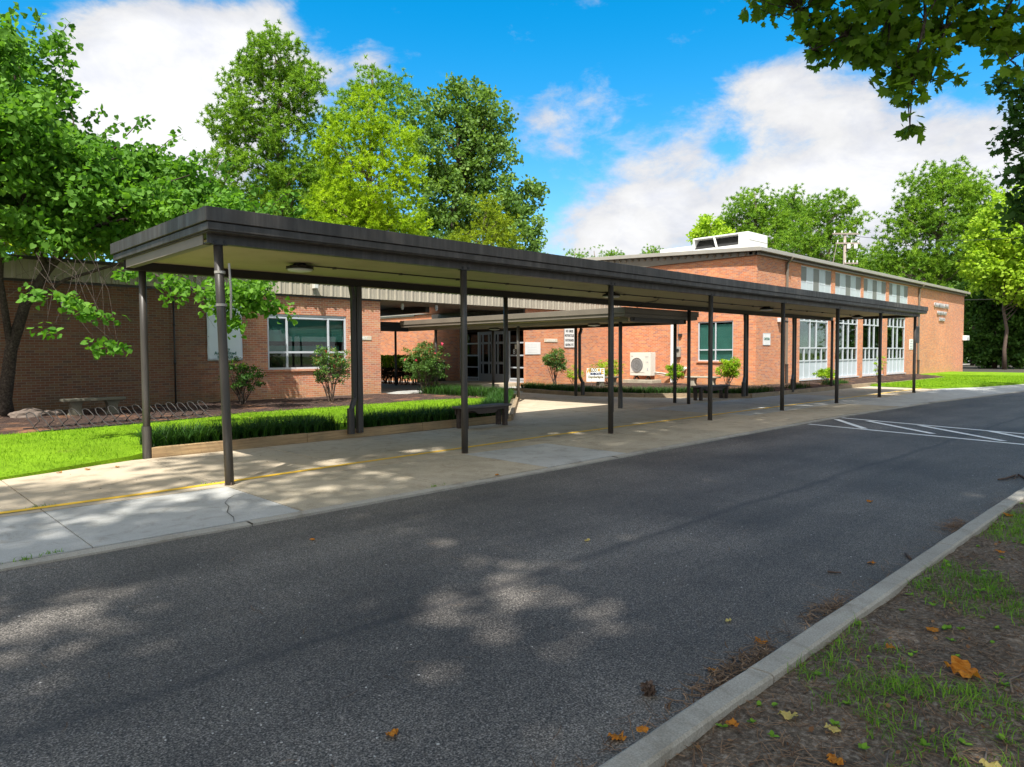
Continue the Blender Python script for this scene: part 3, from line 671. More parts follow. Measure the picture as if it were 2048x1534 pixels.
# ================================================================== CAFETERIA HALL
hall = thing('cafeteria_hall', 'tall red brick school hall with tall grid windows and grey roof edge', 'building', (28.3, 14.18, 0))
YH = 14.18; XB = 28.3
UW = [(32.67, 36.24), (36.72, 40.28), (40.65, 44.22), (44.73, 48.17)]
LW = [(32.6, 35.97), (36.82, 39.98), (40.65, 43.8), (44.53, 47.8)]
mb = MB(); wall(mb, 'y', YH, XB, 61.2, 0, 5.66, [(a, b, .24, 3.62) for a, b in LW]+[(a, b, 3.95, 5.6) for a, b in UW], 1, .1)
wall(mb, 'x', XB, YH, 34, 0, 5.66, [(15.24, 16.98, 1.15, 2.93)], 1, .1)
wall(mb, 'x', 61.2, YH, 34, 0, 5.66, [], 1); wall(mb, 'y', 34, XB, 61.2, 0, 5.66, [], 1)
mb.build('wall', MT['brick'], hall)
# roof: very low slope rising to the back, ribbed gable skirt on the entrance side
def rz(y): return 5.90+.05*(y-13.75)
mb = MB(); y0, y1 = 13.93, 34.3; x0, x1 = 28.06, 61.5
mb.add([(x0, y0, rz(y0)-.02), (x1, y0, rz(y0)-.02), (x1, y1, rz(y1)-.02), (x0, y1, rz(y1)-.02), (x0, y0, rz(y0)+.05), (x1, y0, rz(y0)+.05), (x1, y1, rz(y1)+.05), (x0, y1, rz(y1)+.05)],
       [(0, 3, 2, 1), (4, 5, 6, 7), (0, 1, 5, 4), (1, 2, 6, 5), (2, 3, 7, 6), (3, 0, 4, 7)]); mb.build('roof', MT['gray_roof'], hall)
mb = MB(); mb.box(28.02, 61.6, 13.86, 13.98, 5.80, 5.97); mb.build('gutter', MT['gray_roof'], hall, .02)
mb = MB(); mb.box(28.2, 61.3, 13.99, YH+.02, 5.665, 5.70); mb.box(28.2, 61.3, YH-.05, YH+.3, 5.70, 5.88); mb.build('soffit', MT['taupe'], hall)
mb = MB(); mb.bar((28.04, 13.9, rz(13.9)-.02), (28.04, 34.3, rz(34.3)-.02), .1, .17); mb.build('rake_trim', MT['gray_roof'], hall, .01)
mb = MB(); n = 60
for i in range(n):
    ya, yb = YH-.05+(34-YH)*i/n, YH-.05+(34-YH)*(i+1)/n
    za, zb = rz(ya)-.11, rz(yb)-.11
    mb.add([(28.2, ya, 5.67), (28.2, yb, 5.67), (28.2, yb, zb), (28.2, ya, za), (28.3, ya, 5.67), (28.3, yb, 5.67)], [(3, 2, 1, 0), (0, 1, 5, 4)])
y = YH
while y < 33.8:
    mb.add([(28.198, y, rz(y)-.115), (28.198, y+.16, rz(y+.16)-.115), (28.12, y+.12, rz(y)-.20), (28.12, y+.04, rz(y)-.20), (28.198, y+.05, rz(y)-.27), (28.198, y+.11, rz(y)-.27)],
           [(0, 3, 2, 1), (0, 4, 3), (3, 4, 5, 2), (1, 2, 5)]); y += .37
mb.build('gable_skirt', MT['taupe'], hall)
# upper panelled windows
for (a, b) in UW:
    L = b-a; cols = [a+L*f for f in (0, .19, .40, .60, .80, 1)]; mbs = {0: MB(), 1: MB()}
    f = MB(); frame(f, 'y', 14.205, a, b, 3.95, 5.6, [(c, 3.98, 5.57) for c in cols[1:-1]], [(4.86, cols[0]+.03, cols[2]-.01), (4.86, cols[3]+.01, cols[5]-.03)], .032, .03)
    w = f.build('upper_window', MT['alu'], hall)
    gp, bp = MB(), MB()
    for i in range(5):
        lo, hi = cols[i]+.01, cols[i+1]-.01
        if i == 2: gp.box(lo, hi, 14.218, 14.228, 3.97, 5.58)
        elif i in (0, 4): gp.box(lo, hi, 14.218, 14.228, 4.86, 5.58); bp.box(lo, hi, 14.218, 14.228, 3.97, 4.855)
        else: bp.box(lo, hi, 14.218, 14.228, 3.97, 5.58)
    gp.build('gray_panel', MT['gray_panel'], w); bp.build('pale_panel', MT['alu_panel'], w)
# tall lower windows
for (a, b) in LW:
    L = b-a; f = MB(); q = [a+L*t for t in (0, .19, .38, .60, .79, 1)]
    frame(f, 'y', 14.215, a, b, .24, 3.62, [(q[2], .3, 3.55), (q[3], .3, 3.55), (q[1], .3, 1.72), (q[4], .3, 1.72), (q[1], 3.05, 3.55), (q[4], 3.05, 3.55)],
          [(1.12, a+.04, b-.04), (1.74, a+.04, b-.04), (3.03, a+.04, b-.04)], .07, .09)
    w = f.build('tall_window', MT['alu'], hall, .004)
    plate('pane', MT['glass'], w, 'y', 14.262, a+.04, b-.04, 1.14, 3.58); plate('kick_panel', MT['alu_panel'], w, 'y', 14.25, a+.04, b-.04, .28, 1.1)
    mb = MB(); mb.box(a-.1, b+.1, 14.9, 14.92, .3, 3.7); mb.build('backing', MT['dark'], w)
    mb = MB(); mb.box(a-.02, b+.02, 14.10, 14.2, .19, .238); mb.build('sill', MT['alu'], w)
# curtains and paler things seen dimly behind the glass
mb = MB()
for k_ in range(7): mb.bar((36.9+k_*.22, 14.6, 1.75), (37.5+k_*.26, 14.6, 2.35-.03*k_), .03, .05)
mb.build('folding_table', MT['offwhite'], hall)
# window with teal blinds in the side wall
f = MB(); frame(f, 'x', 28.33, 15.24, 16.98, 1.15, 2.93, [(16.11, 1.2, 2.88)], [(1.66, 15.29, 16.93)], .055, .06)
w = f.build('window', MT['alu'], hall, .004); plate('pane', MT['glass'], w, 'x', 28.362, 15.28, 16.94, 1.19, 2.9); plate('blind', MT['blind_lt'], w, 'x', 28.43, 15.24, 16.98, 1.15, 2.8); plate('backing', MT['dark'], w, 'x', 28.6, 15.2, 17, 1.1, 2.95)
mb = MB(); mb.box(28.24, 28.33, 15.2, 17.02, 1.09, 1.148); mb.build('sill', MT['brick'], w)
# downspouts
def downspout(parent, x, y, ztop, zbot, mat, w=.11, lean=.35, axis='y', boot=.9):
    mb = MB(); s = -1
    mb.bar((x, y+s*lean-.0, ztop), (x, y+s*.07, ztop-.28), w, .08, (0, -1, .3)); mb.bar((x, y+s*.07, ztop-.24), (x, y+s*.07, zbot+boot), w, .08, (0, 1, 0))
    mb.build('downspout', mat, parent, .008)
    if boot: m2 = MB(); m2.tube([(x, y+s*.09, zbot), (x, y+s*.09, zbot+boot)], .065, 12); m2.tube([(x, y+s*.09, zbot+boot-.05), (x, y+s*.09, zbot+boot)], .08, 12); m2.build('downspout_boot', MT['bronze'], parent, smooth=False)
downspout(hall, 31.07, YH, 5.82, .1, MT['taupe']); downspout(hall, 50.2, YH, 5.82, .1, MT['taupe'], .12, .38)
# metal lettering
for s_, xx, zz, sz in (('CHAMBERLAYNE', 55.2, 4.68, .42), ('ELEMENTARY', 55.35, 4.17, .34), ('SCHOOL', 55.4, 3.74, .32)):
    text(s_, sz, MT['letter'], hall, (xx, YH-.05, zz), (1, 0, 0), (0, 0, 1), 'lettering', .03, 1.08, bold=.008)

# ================================================================== SIGNS AND FITTINGS ON THE WALLS
def sign(name, label, cat, axis, c, u0, u1, z0, z1, mat, lines, rim=None, th=.02):
    """lines: (text, size, u, z, mat, scale_x)"""
    loc = ((u0+u1)/2, c, z0) if axis == 'y' else (c, (u0+u1)/2, z0); t = thing(name, label, cat, loc)
    mb = MB()
    if axis == 'y': mb.box(u0, u1, c-th, c-.002, z0, z1)
    else: mb.box(c-th, c-.002, u0, u1, z0, z1)
    mb.build('panel', mat, t, .003)
    if rim:
        mb = MB(); r = .018
        for a, b, lo, hi in ((u0-r, u0, z0-r, z1+r), (u1, u1+r, z0-r, z1+r), (u0, u1, z0-r, z0), (u0, u1, z1, z1+r)):
            if axis == 'y': mb.box(a, b, c-th-.004, c-.002, lo, hi)
            else: mb.box(c-th-.004, c-.002, a, b, lo, hi)
        mb.build('frame', rim, t)
    for s_, size, u, z, mm, sx in lines:
        if axis == 'y': text(s_, size, mm, t, (u, c-th-.003, z), (1, 0, 0), (0, 0, 1), 'lettering', .002, 1., 'CENTER', sx, .004)
        else: text(s_, size, mm, t, (c-th-.003, u, z), (0, -1, 0), (0, 0, 1), 'lettering', .002, 1., 'CENTER', sx, .004)
    return t
sign('notice_board', 'white framed notice reading no bikes motorcycles skate boards skating etc', 'sign', 'y', YA, 24.22, 24.92, 1.82, 2.7, MT['white'],
     [('NO  BIKES', .15, 24.57, 2.56, MT['black_ink'], .75), ('MOTORCYCLES', .15, 24.57, 2.36, MT['black_ink'], .58), ('SKATE BOARDS', .15, 24.57, 2.14, MT['black_ink'], .55), ('SKATING  ETC', .15, 24.57, 1.93, MT['black_ink'], .58)], MT['steel'])
sign('office_plaque', 'narrow cream plaque with worn letters above the rose bush by the doors', 'plaque', 'y', YA, 22.88, 23.74, 2.05, 2.2, MT['plaque'], [('O F F I C E', .12, 23.3, 2.12, MT['white'], .95)])
sign('library_plaque', 'narrow cream plaque reading library beside the large window', 'plaque', 'y', YA, 12.98, 13.86, 2.05, 2.2, MT['plaque'], [('LIBRARY', .13, 13.42, 2.12, MT['white'], 1.1)])
t = sign('white_board', 'blank white painted board crossed by a diagonal shadow right of the entrance doors', 'sign', 'y', YA, 21.66, 22.62, 1.5, 2.04, MT['white'], [('-  -   -  -  -   -', .1, 22.1, z_, MT['gray_ink'], .9) for z_ in (1.93, 1.82, 1.71, 1.6)])
sign('cafeteria_sign', 'white sign reading cafeteria on the brick near the hall corner', 'sign', 'y', YH, 28.92, 29.56, 1.87, 2.36, MT['white'], [('CAFETERIA', .15, 29.24, 2.12, MT['green_ink'], .72)], MT['alu'])
sign('entry_notice', 'small white notice panel between the last tall window and the downspout', 'sign', 'y', YH, 48.55, 49.3, 1.66, 2.32, MT['white'], [('NO BIKES', .13, 48.92, 2.2, MT['gray_ink'], .8), ('MOTORCYCLES', .13, 48.92, 2.04, MT['gray_ink'], .6), ('SKATE BOARDS', .13, 48.92, 1.88, MT['gray_ink'], .55), ('SKATING ETC', .13, 48.92, 1.74, MT['gray_ink'], .6)])
# banner on the wing wall
bn = thing('wall_banner', 'tall white banner with grommets hanging on the brown brick wall', 'banner', (8.62, YA, 1.4))
V, F = [], []; nx, nz_ = 12, 24
for j in range(nz_+1):
    for i in range(nx+1):
        u, v_ = i/nx, j/nz_; x = 8.1+1.07*u; z = 1.38+2.0*v_; d = .012*math.sin(u*9+v_*4)+.02*math.exp(-((u-.1)**2+(v_-.05)**2)*9)*math.sin(30*(u+v_))+.03
        V.append((x, YA-d, z))
F = [(j*(nx+1)+i, j*(nx+1)+i+1, (j+1)*(nx+1)+i+1, (j+1)*(nx+1)+i) for j in range(nz_) for i in range(nx)]
o = npmesh('cloth', V, F, MT['banner'], bn, smooth=True); md = o.modifiers.new('thick', 'SOLIDIFY'); md.thickness = .003
for s_, z_, sz in (('Fully', 1.72, .13), ('Accredited', 1.60, .13), ('HONOR', 1.48, .12)): text(s_, sz, MT['green_ink'], bn, (8.63, YA-.055, z_), (1, 0, 0), (0, 0, 1), 'lettering', .002, 1.15, bold=.004)
mb = MB()
for x in (8.13, 9.14):
    for z in (1.42, 2.1, 2.75, 3.34): mb.tube([(x, YA-.05, z), (x, YA-.062, z)], .014, 10)
mb.build('grommet', MT['steel'], bn)
# conduit on wing wall
mb = MB(); mb.tube([(7.15, 21.40, .12), (7.15, 21.40, 3.43)], .024, 8); mb.tube([(7.15, 21.40, 1.28), (7.15, 21.40, 1.40)], .036, 8); mb.tube([(7.15, 21.40, 2.4), (7.15, 21.40, 2.46)], .034, 8)
tag(mb.build('wall_pipe', MT['black'], smooth=True), 'thin black pipe running up the brown brick wall left of the banner', 'pipe')
# round horn/lamp on wing wall
t = thing('wall_speaker', 'round pale horn fixed high on the shaded brown brick wall', 'speaker', (4.46, YA, 2.9))
mb = MB(); mb.tube([(4.46, 21.46, 2.9), (4.46, 21.43, 2.9), (4.46, 21.36, 2.9), (4.46, 21.35, 2.9)], [.06, .1, .12, .105], 20); mb.build('horn', MT['offwhite'], t, smooth=True)
mb = MB(); mb.tube([(4.46, 21.352, 2.9), (4.46, 21.335, 2.9)], [.04, .03], 14); mb.build('driver', MT['black'], t)
# small floodlight on the fascia
t = thing('fascia_light', 'small square white light on the ribbed tan fascia', 'light', (11.55, 21.28, 3.7))
mb = MB(); mb.box(11.47, 11.63, 21.12, 21.27, 3.72, 3.88); mb.build('housing', MT['offwhite'], t, .01); mb = MB(); mb.box(11.49, 11.61, 21.105, 21.119, 3.74, 3.86); mb.build('lens', MT['lens'], t)
# dome cameras under the entry roof
def dome_cam(loc, label):
    t = thing('security_camera', label, 'camera', loc, 'white security cameras at the entrance'); x, y, z = loc
    mb = MB(); mb.tube([(x, y, z), (x, y, z-.12)], [.05, .065], 16); mb.build('mount', MT['white'], t, smooth=False)
    mb = MB(); mb.tube([(x, y, z-.121), (x, y, z-.18), (x, y, z-.22), (x, y, z-.235)], [.06, .055, .035, .01], 16); mb.build('dome', MT['lens'], t, smooth=True)
dome_cam((15.6, 22.0, 3.46), 'white dome camera under the entry roof just right of the brick corner')
dome_cam((17.15, 21.9, 3.46), 'white dome camera directly above the far end of the entry canopy')
# bullet camera near the hall corner
t = thing('bullet_camera', 'white bullet camera on the hall wall above the cafeteria sign', 'camera', (30.4, YH, 2.95))
mb = MB(); mb.box(30.25, 30.5, 13.98, 14.175, 2.88, 3.06); mb.build('housing', MT['white'], t, .02); mb = MB(); mb.tube([(30.42, 13.99, 2.93), (30.62, 13.86, 2.90)], [.045, .05], 12); mb.build('lens', MT['black'], t)
t = thing('floodlight', 'white square floodlight at the far right corner of the hall', 'light', (61.2, YH, 2.4))
mb = MB(); mb.box(60.9, 61.7, 13.9, 14.17, 2.35, 2.72); mb.build('housing', MT['white'], t, .02); mb = MB(); mb.box(60.95, 61.65, 13.88, 13.899, 2.38, 2.6); mb.build('lens', MT['lens'], t)
# white riser pipe, meter box and conduits on the side wall
t = thing('riser_pipe', 'white vertical pipe running up the side wall of the hall', 'pipe', (28.2, 18.29, 0))
mb = MB(); mb.box(28.19, 28.298, 18.2, 18.36, .15, 3.4); mb.build('pipe', MT['white'], t, .01)
t = thing('meter_box', 'gray electrical meter box on the side wall beside the white pipe', 'box', (28.2, 18.05, 1.3))
mb = MB(); mb.box(28.15, 28.298, 17.84, 18.12, 1.34, 1.82); mb.build('cabinet', MT['gray_roof'], t, .01)
mb = MB(); mb.tube([(28.25, 17.98, 1.82), (28.25, 17.98, 3.4)], .018, 8); mb.tube([(28.25, 18.06, .95), (28.25, 18.06, 1.34)], .018, 8); mb.build('conduit', MT['steel'], t)
mb = MB(); mb.tube([(28.14, 17.93, 1.66), (28.12, 17.93, 1.66)], .07, 14); mb.box(28.2, 28.298, 17.8, 17.96, 2.3, 2.42); mb.build('meter', MT['black'], t)
t = thing('drain_outlet', 'short white plastic outlet pipe low on the side wall under the window', 'pipe', (28.3, 17.6, .8))
mb = MB(); mb.tube([(28.3, 17.61, .82), (28.12, 17.61, .80)], [.07, .07], 16); mb.tube([(28.14, 17.61, .80), (28.08, 17.61, .79)], [.085, .085], 16); mb.build('outlet', MT['white'], t, smooth=False)
# heat pump
t = thing('heat_pump', 'cream outdoor air conditioner with one round fan grille against the brick', 'air conditioner', (27.5, 19.5, .15))
mb = MB(); mb.box(27.35, 27.78, 18.9, 20.06, .47, 1.56); mb.build('cabinet', MT['offwhite'], t, .015)
mb = MB(); mb.box(27.338, 27.349, 19.22, 20.0, .62, 1.3); mb.build('fan_panel', MT['offwhite'], t, .003)
mb = MB(); cy_, cz_ = 19.64, .98
ring = [(27.325, cy_+.33*math.cos(a), cz_+.33*math.sin(a)) for a in np.linspace(0, 2*math.pi, 33)]
mb.tube(ring, .012, 6, False)
for k_ in range(-10, 11):
    h = math.sqrt(max(0, .33**2-(k_*.031)**2)); mb.bar((27.325, cy_-h, cz_+k_*.031), (27.325, cy_+h, cz_+k_*.031), .006, .006)
for r_ in (.1, .2): mb.tube([(27.32, cy_+r_*math.cos(a), cz_+r_*math.sin(a)) for a in np.linspace(0, 2*math.pi, 25)], .006, 5, False)
mb.build('fan_grille', MT['steel'], t)
mb = MB(); mb.tube([(27.336, cy_, cz_), (27.333, cy_, cz_)], .32, 28); mb.build('fan_opening', MT['gray_ink'], t)
mb = MB(); mb.box(27.338, 27.349, 19.02, 19.08, .72, .84); mb.box(27.338, 27.349, 19.02, 19.10, 1.1, 1.14); mb.box(27.338, 27.349, 19.0, 19.18, 1.36, 1.375); mb.box(27.338, 27.349, 19.88, 19.97, 1.38, 1.40); mb.build('label_plate', MT['gray_ink'], t)
mb = MB()
for y in (19.15, 19.82): mb.bar((27.36, y, .29), (27.56, y, .46), .05, .05); mb.bar((27.76, y, .29), (27.56, y, .46), .05, .05)
mb.build('foot', MT['bronze_dk'], t)
mb = MB(); mb.box(27.15, 27.95, 18.68, 20.35, .08, .28); mb.build('concrete_pad', MT['stone_l'], t, .015)
mb = MB(); mb.tube([(27.7, 18.9, .62), (27.85, 18.75, .6), (28.1, 18.5, .55), (28.22, 18.2, .56), (28.26, 18.0, .6)], .045, 8); mb.tube([(27.7, 18.88, .55), (28.0, 18.6, .48), (28.25, 18.2, .48)], .02, 6); mb.build('refrigerant_line', MT['gray_roof'], t, smooth=True)
# rooftop unit
t = thing('rooftop_unit', 'large white rooftop air handler with two dark slanted intakes on the hall roof', 'air handler', (34, 18.5, 6.3))
mb = MB(); xa, xb_, ya_, yb_ = 33.0, 35.05, 16.99, 20.15; z0_, z1_ = 6.25, 7.58
mb.box(xa, xb_, ya_, ya_+.55, z0_, z1_)
mb.box(xa, xb_, ya_+.55, yb_, z1_-.08, z1_); mb.box(xa, xb_, ya_+.55, yb_, z0_, 6.98); mb.box(xa+.55, xb_, ya_+.55, yb_, 6.98, z1_-.08)
mb.bar((xa+.02, 18.75, 6.98), (xa+.02, 18.9, z1_-.08), .09, .1, (1, 0, 0)); mb.box(xa, xa+.6, yb_-.09, yb_, 6.98, z1_-.08)
mb.build('casing', MT['white'], t, .02)
mb = MB(); mb.add([(xa+.06, ya_+.56, 6.985), (xa+.06, yb_-.09, 6.985), (xa+.5, yb_-.09, z1_-.085), (xa+.5, ya_+.56, z1_-.085)], [(3, 2, 1, 0)]); mb.build('intake_louvre', MT['black'], t)
mb = MB(); mb.box(xa+.2, xb_-.2, yb_+.001, yb_+2.2, 6.3, 7.25); mb.build('duct', MT['white'], t, .05)
mb = MB(); mb.box(xa+.1, xb_-.001, ya_-.006, ya_-.001, 7.16, 7.19); mb.build('panel_seam', MT['gray_roof'], t)

# ================================================================== COVERED WALKWAYS
def canopy(name, label, x0, x1, y0, y1, ztop, zb, loc, fasc, group=None):
    t = thing(name, label, 'canopy', loc, group)
    zc = ztop-.24; H = ztop-zb; a = .16 if H > .3 else .14
    # layered fascia: deep upper band, set-back lower band
    m1 = MB(); m2 = MB(); e = .03; th = .03
    def ringbox(mb, xa, xb_, ya, yb, lo, hi, th):
        mb.box(xa, xb_, ya, ya+th, lo, hi); mb.box(xa, xb_, yb-th, yb, lo, hi); mb.box(xa, xa+th, ya+th, yb-th, lo, hi); mb.box(xb_-th, xb_, ya+th, yb-th, lo, hi)
    ringbox(m1, x0, x1, y0, y1, ztop-a, ztop, th); ringbox(m2, x0+e, x1-e, y0+e, y1-e, ztop-.25, ztop-a-.004, th)
    m1.build('upper_fascia', fasc, t, .006); m2.build('lower_fascia', fasc, t, .004)
    mb = MB(); mb.box(x0+e+th+.002, x1-e-th-.002, y0+e+th+.002, y1-e-th-.002, ztop-.10, ztop-.03); mb.build('roof_deck', MT['bronze_dk'], t)
    mb = MB(); mb.box(x0+e+th+.004, x1-e-th-.004, y0+e+th+.004, y1-e-th-.004, ztop-.262, ztop-.24); mb.build('eave_pan', fasc, t)
    mb = MB(); mb.box(x0+.24, x1-.24, y0+.36, y1-.38, ztop-.275, ztop-.2625); mb.build('ceiling', MT['cream'], t)
    return t
def cbeam(t, a, b, z0, z1, mat, w=.09, name='beam', side=0):
    """C channel: web and two flanges; side gives the open side"""
    a, b = Vector((*a, 0)), Vector((*b, 0)); d = (b-a).normalized(); s = Vector((-d.y, d.x, 0)); mb = MB()
    def B(off, ww, lo, hi):
        c = s*off; mb.bar(tuple(a+c+Vector((0, 0, (lo+hi)/2))), tuple(b+c+Vector((0, 0, (lo+hi)/2))), ww, hi-lo)
    o_ = side*w/2
    B(o_, .012, z0, z1); B(0, w, z0, z0+.012); B(0, w, z1-.012, z1)
    return mb.build(name, mat, t)
def post(t, x, y, z0, z1, top=None, r=.052, bolts=True, sq=False, sleeve=False):
    tx, ty = top or (x, y); mb = MB()
    if sq: mb.box(x-.055, x+.055, y-.055, y+.055, z0, z1)
    else: mb.tube([(x, y, z0), ((x*2+tx)/3, (y*2+ty)/3, z0+(z1-z0)/3), ((x+2*tx)/3, (y+2*ty)/3, z0+(z1-z0)*2/3), (tx, ty, z1)], r, 20)
    p = mb.build('post', MT['bronze'], t, smooth=not sq, bevel=.008 if sq else 0)
    if bolts:
        mb = MB(); mb.box(tx-.09, tx+.09, ty-.056, ty+.02, z1-.012, z1-.002)
        for sx in (-.055, .055):
            for z in (z1+.025, z1+.12): mb.tube([(tx+sx, ty-.065, z), (tx+sx, ty-.045, z)], .021, 8)
        mb.build('bracket', MT['black'], p)
    mb = MB(); mb.tube([(x, y, z0), (x, y, z0+.045), (x, y, z0+.06)], [r+.012, r+.008, r+.001] if not sq else [.075, .075, .07], 4); mb.build('base_collar', MT['rust'], p)
    if sleeve:
        mb = MB(); mb.tube([(x, y, z0), (x, y, z0+.5)], r+.014, 20); mb.build('sleeve', MT['bronze'], p)
    return p
def ceiling_light(t, x, y, z):
    mb = MB(); mb.tube([(x, y, z), (x, y, z-.03), (x, y, z-.05), (x, y, z-.09)], [.09, .1, .19, .21], 22)
    for k_ in range(11): a = 2*math.pi*k_/11; mb.bar((x+.08*math.cos(a), y+.08*math.sin(a), z-.028), (x+.2*math.cos(a), y+.2*math.sin(a), z-.066), .018, .03)
    L = mb.build('ceiling_light', MT['black'], t)
    mb = MB(); mb.tube([(x, y, z-.0905), (x, y, z-.115), (x, y, z-.13)], [.195, .17, .06], 22); mb.build('lens', MT['lens'], L, smooth=True)
main = canopy('covered_walkway', 'long dark bronze flat roofed walkway canopy on slim round posts along the road', 3.04, 29.55, 8.0, 11.72, 3.21, 2.84, (3.36, 8.3, 0), MT['bronze'])
YF, YB_ = 8.30, 11.37
cbeam(main, (3.14, YF), (29.42, YF), 2.84, 2.965, MT['bronze'], .10, side=-1); cbeam(main, (3.14, YB_), (29.42, YB_), 2.80, 2.965, MT['bronze_dk'], .12, side=1)
cbeam(main, (3.19, YF+.06), (3.19, YB_-.065), 2.83, 2.962, MT['taupe'], .10, 'end_beam', side=1); cbeam(main, (29.36, YF+.06), (29.36, YB_-.065), 2.83, 2.962, MT['bronze'], .10, 'end_beam', side=-1)
FX = [3.36+3.672*i for i in range(8)]; BX = [3.37, 7.06, 10.86, 14.71, 18.45, 22.05, 25.75, 29.2]
for i, x in enumerate(FX):
    p = post(main, x, YF, -.02, 2.84, (x-.075, YF) if i == 0 else None)
    if i == 0:
        mb = MB(); mb.tube([(x+.03, YF-.07, 1.98), (x+.035, YF-.075, 2.3), (x+.02, YF-.07, 2.62)], .014, 8); mb.tube([(x-.05, YF, 2.12), (x-.05, YF, 2.15)], .062, 16); mb.tube([(x-.06, YF, 2.5), (x-.06, YF, 2.53)], .062, 16)
        mb.build('clamped_rod', MT['gray_roof'], p, smooth=False)
    if i == 7:
        mb = MB(); mb.box(x+.07, x+.62, YF+.02, YF+.07, 1.86, 2.5); mb.build('sign_back', MT['bronze'], p, .03)
for i, x in enumerate(BX):
    inbed = i in (1, 2, 5, 6)
    post(main, x, YB_, .08 if inbed else -.02, 2.80, bolts=False, sq=(i == 1), sleeve=(i in (0,)))
def can_downspout(t, x, y, z0, ztop, dx=-.17):
    mb = MB(); mb.bar((x+dx*1.5, y-.05, ztop), (x+dx, y-.02, ztop-.22), .09, .07, (1, 0, 0)); mb.bar((x+dx, y-.02, ztop-.18), (x+dx, y-.02, z0+.6), .09, .07, (0, 1, 0)); mb.bar((x+dx, y-.02, z0+.63), (x+dx*1.9, y-.06, z0+.4), .09, .07, (1, 0, 0))
    mb.build('downspout', MT['bronze_dk'], t, .006); mb = MB(); mb.tube([(x+dx*1.9, y-.06, z0-.02), (x+dx*1.9, y-.06, z0+.45)], .07, 14); mb.build('downspout_boot', MT['bronze_dk'], t)
can_downspout(main, 7.06, YB_, .1, 2.8, -.115); can_downspout(main, 22.05, YB_, .1, 2.8); can_downspout(main, 25.75, YB_, .1, 2.8)
for x in (5.17, 12.85, 20.51, 27.94): ceiling_light(main, x, 9.95, 2.935)
mb = MB(); mb.tube([(5.3, 10.0, 2.92), (27.8, 10.05, 2.92)], .011, 6)
for k_ in range(18): x = 5.8+k_*1.27; mb.box(x-.02, x+.02, 9.985, 10.045, 2.90, 2.934)
mb.tube([(14.9, 10.03, 2.915), (15.6, 10.6, 2.91), (15.9, 11.2, 2.90), (16.0, 11.5, 2.8), (16.0, 11.6, 2.45)], .012, 6)
mb.build('conduit', MT['bronze'], main)
# entry walkway, lower and at right angles
ent = canopy('entry_walkway', 'shorter taupe canopy crossing from the long walkway to the entrance doors', 15.4, 19.15, 11.46, 21.9, 2.79, 2.43, (15.76, 11.9, 0), MT['taupe'])
for n_, x in (('beam', 15.78), ('beam', 18.6)): cbeam(ent, (x, 11.60), (x, 21.8), 2.41, 2.545, MT['taupe'] if x < 16 else MT['bronze_dk'], .11, side=1 if x < 16 else -1)
cbeam(ent, (15.84, 11.66), (18.54, 11.66), 2.41, 2.54, MT['bronze_dk'], .1, 'end_beam', side=-1)
for i, y in enumerate((11.9, 15.95, 20.2)): post(ent, 15.78, y, -.02 if i == 0 else .05, 2.41, bolts=False, sleeve=(i == 0))
for i, y in enumerate((11.95, 15.95, 20.2)): post(ent, 18.6, y, -.02 if i == 0 else .05, 2.41, bolts=False)
can_downspout(ent, 18.62, 15.92, .1, 2.41, .13)
ceiling_light(ent, 17.2, 18.6, 2.515); ceiling_light(ent, 17.2, 14.0, 2.515)
# far walkway behind the wing
far = canopy('far_walkway', 'small black canopy end seen beyond the brick corner above the hedge', 8.0, 19.75, 26.6, 29.2, 3.0, 2.65, (19, 26.7, 0), MT['bronze_dk'])
cbeam(far, (8.1, 26.8), (19.3, 26.8), 2.58, 2.75, MT['bronze_dk'], .1, side=-1); cbeam(far, (8.1, 29.0), (19.3, 29.0), 2.58, 2.75, MT['bronze_dk'], .1, side=1)
for x, y in ((18.6, 26.8), (16.2, 26.8), (18.6, 29.0), (16.2, 29.0)): post(far, x, y, .1, 2.6, bolts=False)

# ================================================================== BENCHES, RACK, YARD SIGN
def wood_bench(label, x0, x1, yc, group):
    """dark timber bench with arched end aprons"""
    t = thing('wooden_bench', label, 'bench', ((x0+x1)/2, yc, 0), group); W = .38; H = .46
    for k_ in range(3):
        mb = MB(); ya = yc-W/2+k_*W/3; mb.box(x0-.05, x1+.05, ya+.004, ya+W/3-.004, H-.04, H); mb.build('plank', MT['bench_top'], t, .006)
    for y in (yc-.14, yc+.11):
        mb = MB(); n = 14; L = x1-x0; top = H-.045; 
        P = []
        for i in range(n*2+1):
            u = i/(2*n); x = x0+L*u; z = top-.12
            for c in (x0+.22, x1-.22):
                if abs(x-c) < .15: z = top-.12+.075*math.sqrt(max(0, 1-((x-c)/.15)**2))
            P.append((x, z))
        vs = [(x, y, z) for x, z in P]+[(x, y, top) for x, z in P]+[(x, y+.03, z) for x, z in P]+[(x, y+.03, top) for x, z in P]; k = len(P)
        fs = []
        for i in range(k-1): fs += [(i, i+1, k+i+1, k+i), (2*k+i+1, 2*k+i, 3*k+i, 3*k+i+1), (i+1, i, 2*k+i, 2*k+i+1), (k+i, k+i+1, 3*k+i+1, 3*k+i)]
        fs += [(0, k, 3*k, 2*k), (k-1, 2*k-1+0, 4*k-1, 3*k-1)[::-1]]
        mb.add(vs, fs); mb.build('apron', MT['bench'], t)
    for x in (x0+.04, x1-.13, ):
        for y in (yc-.145, yc+.055):
            mb = MB(); mb.box(x, x+.09, y, y+.09, 0, H-.045); mb.build('leg', MT['bench'], t, .005)
    return t
wood_bench('dark wooden bench with arched apron on the pavement behind the second walkway post', 9.22, 10.5, 11.05, 'dark wooden benches')
wood_bench('dark wooden bench in front of the planted bed near the teal blind window', 19.95, 21.75, 12.0, 'dark wooden benches')
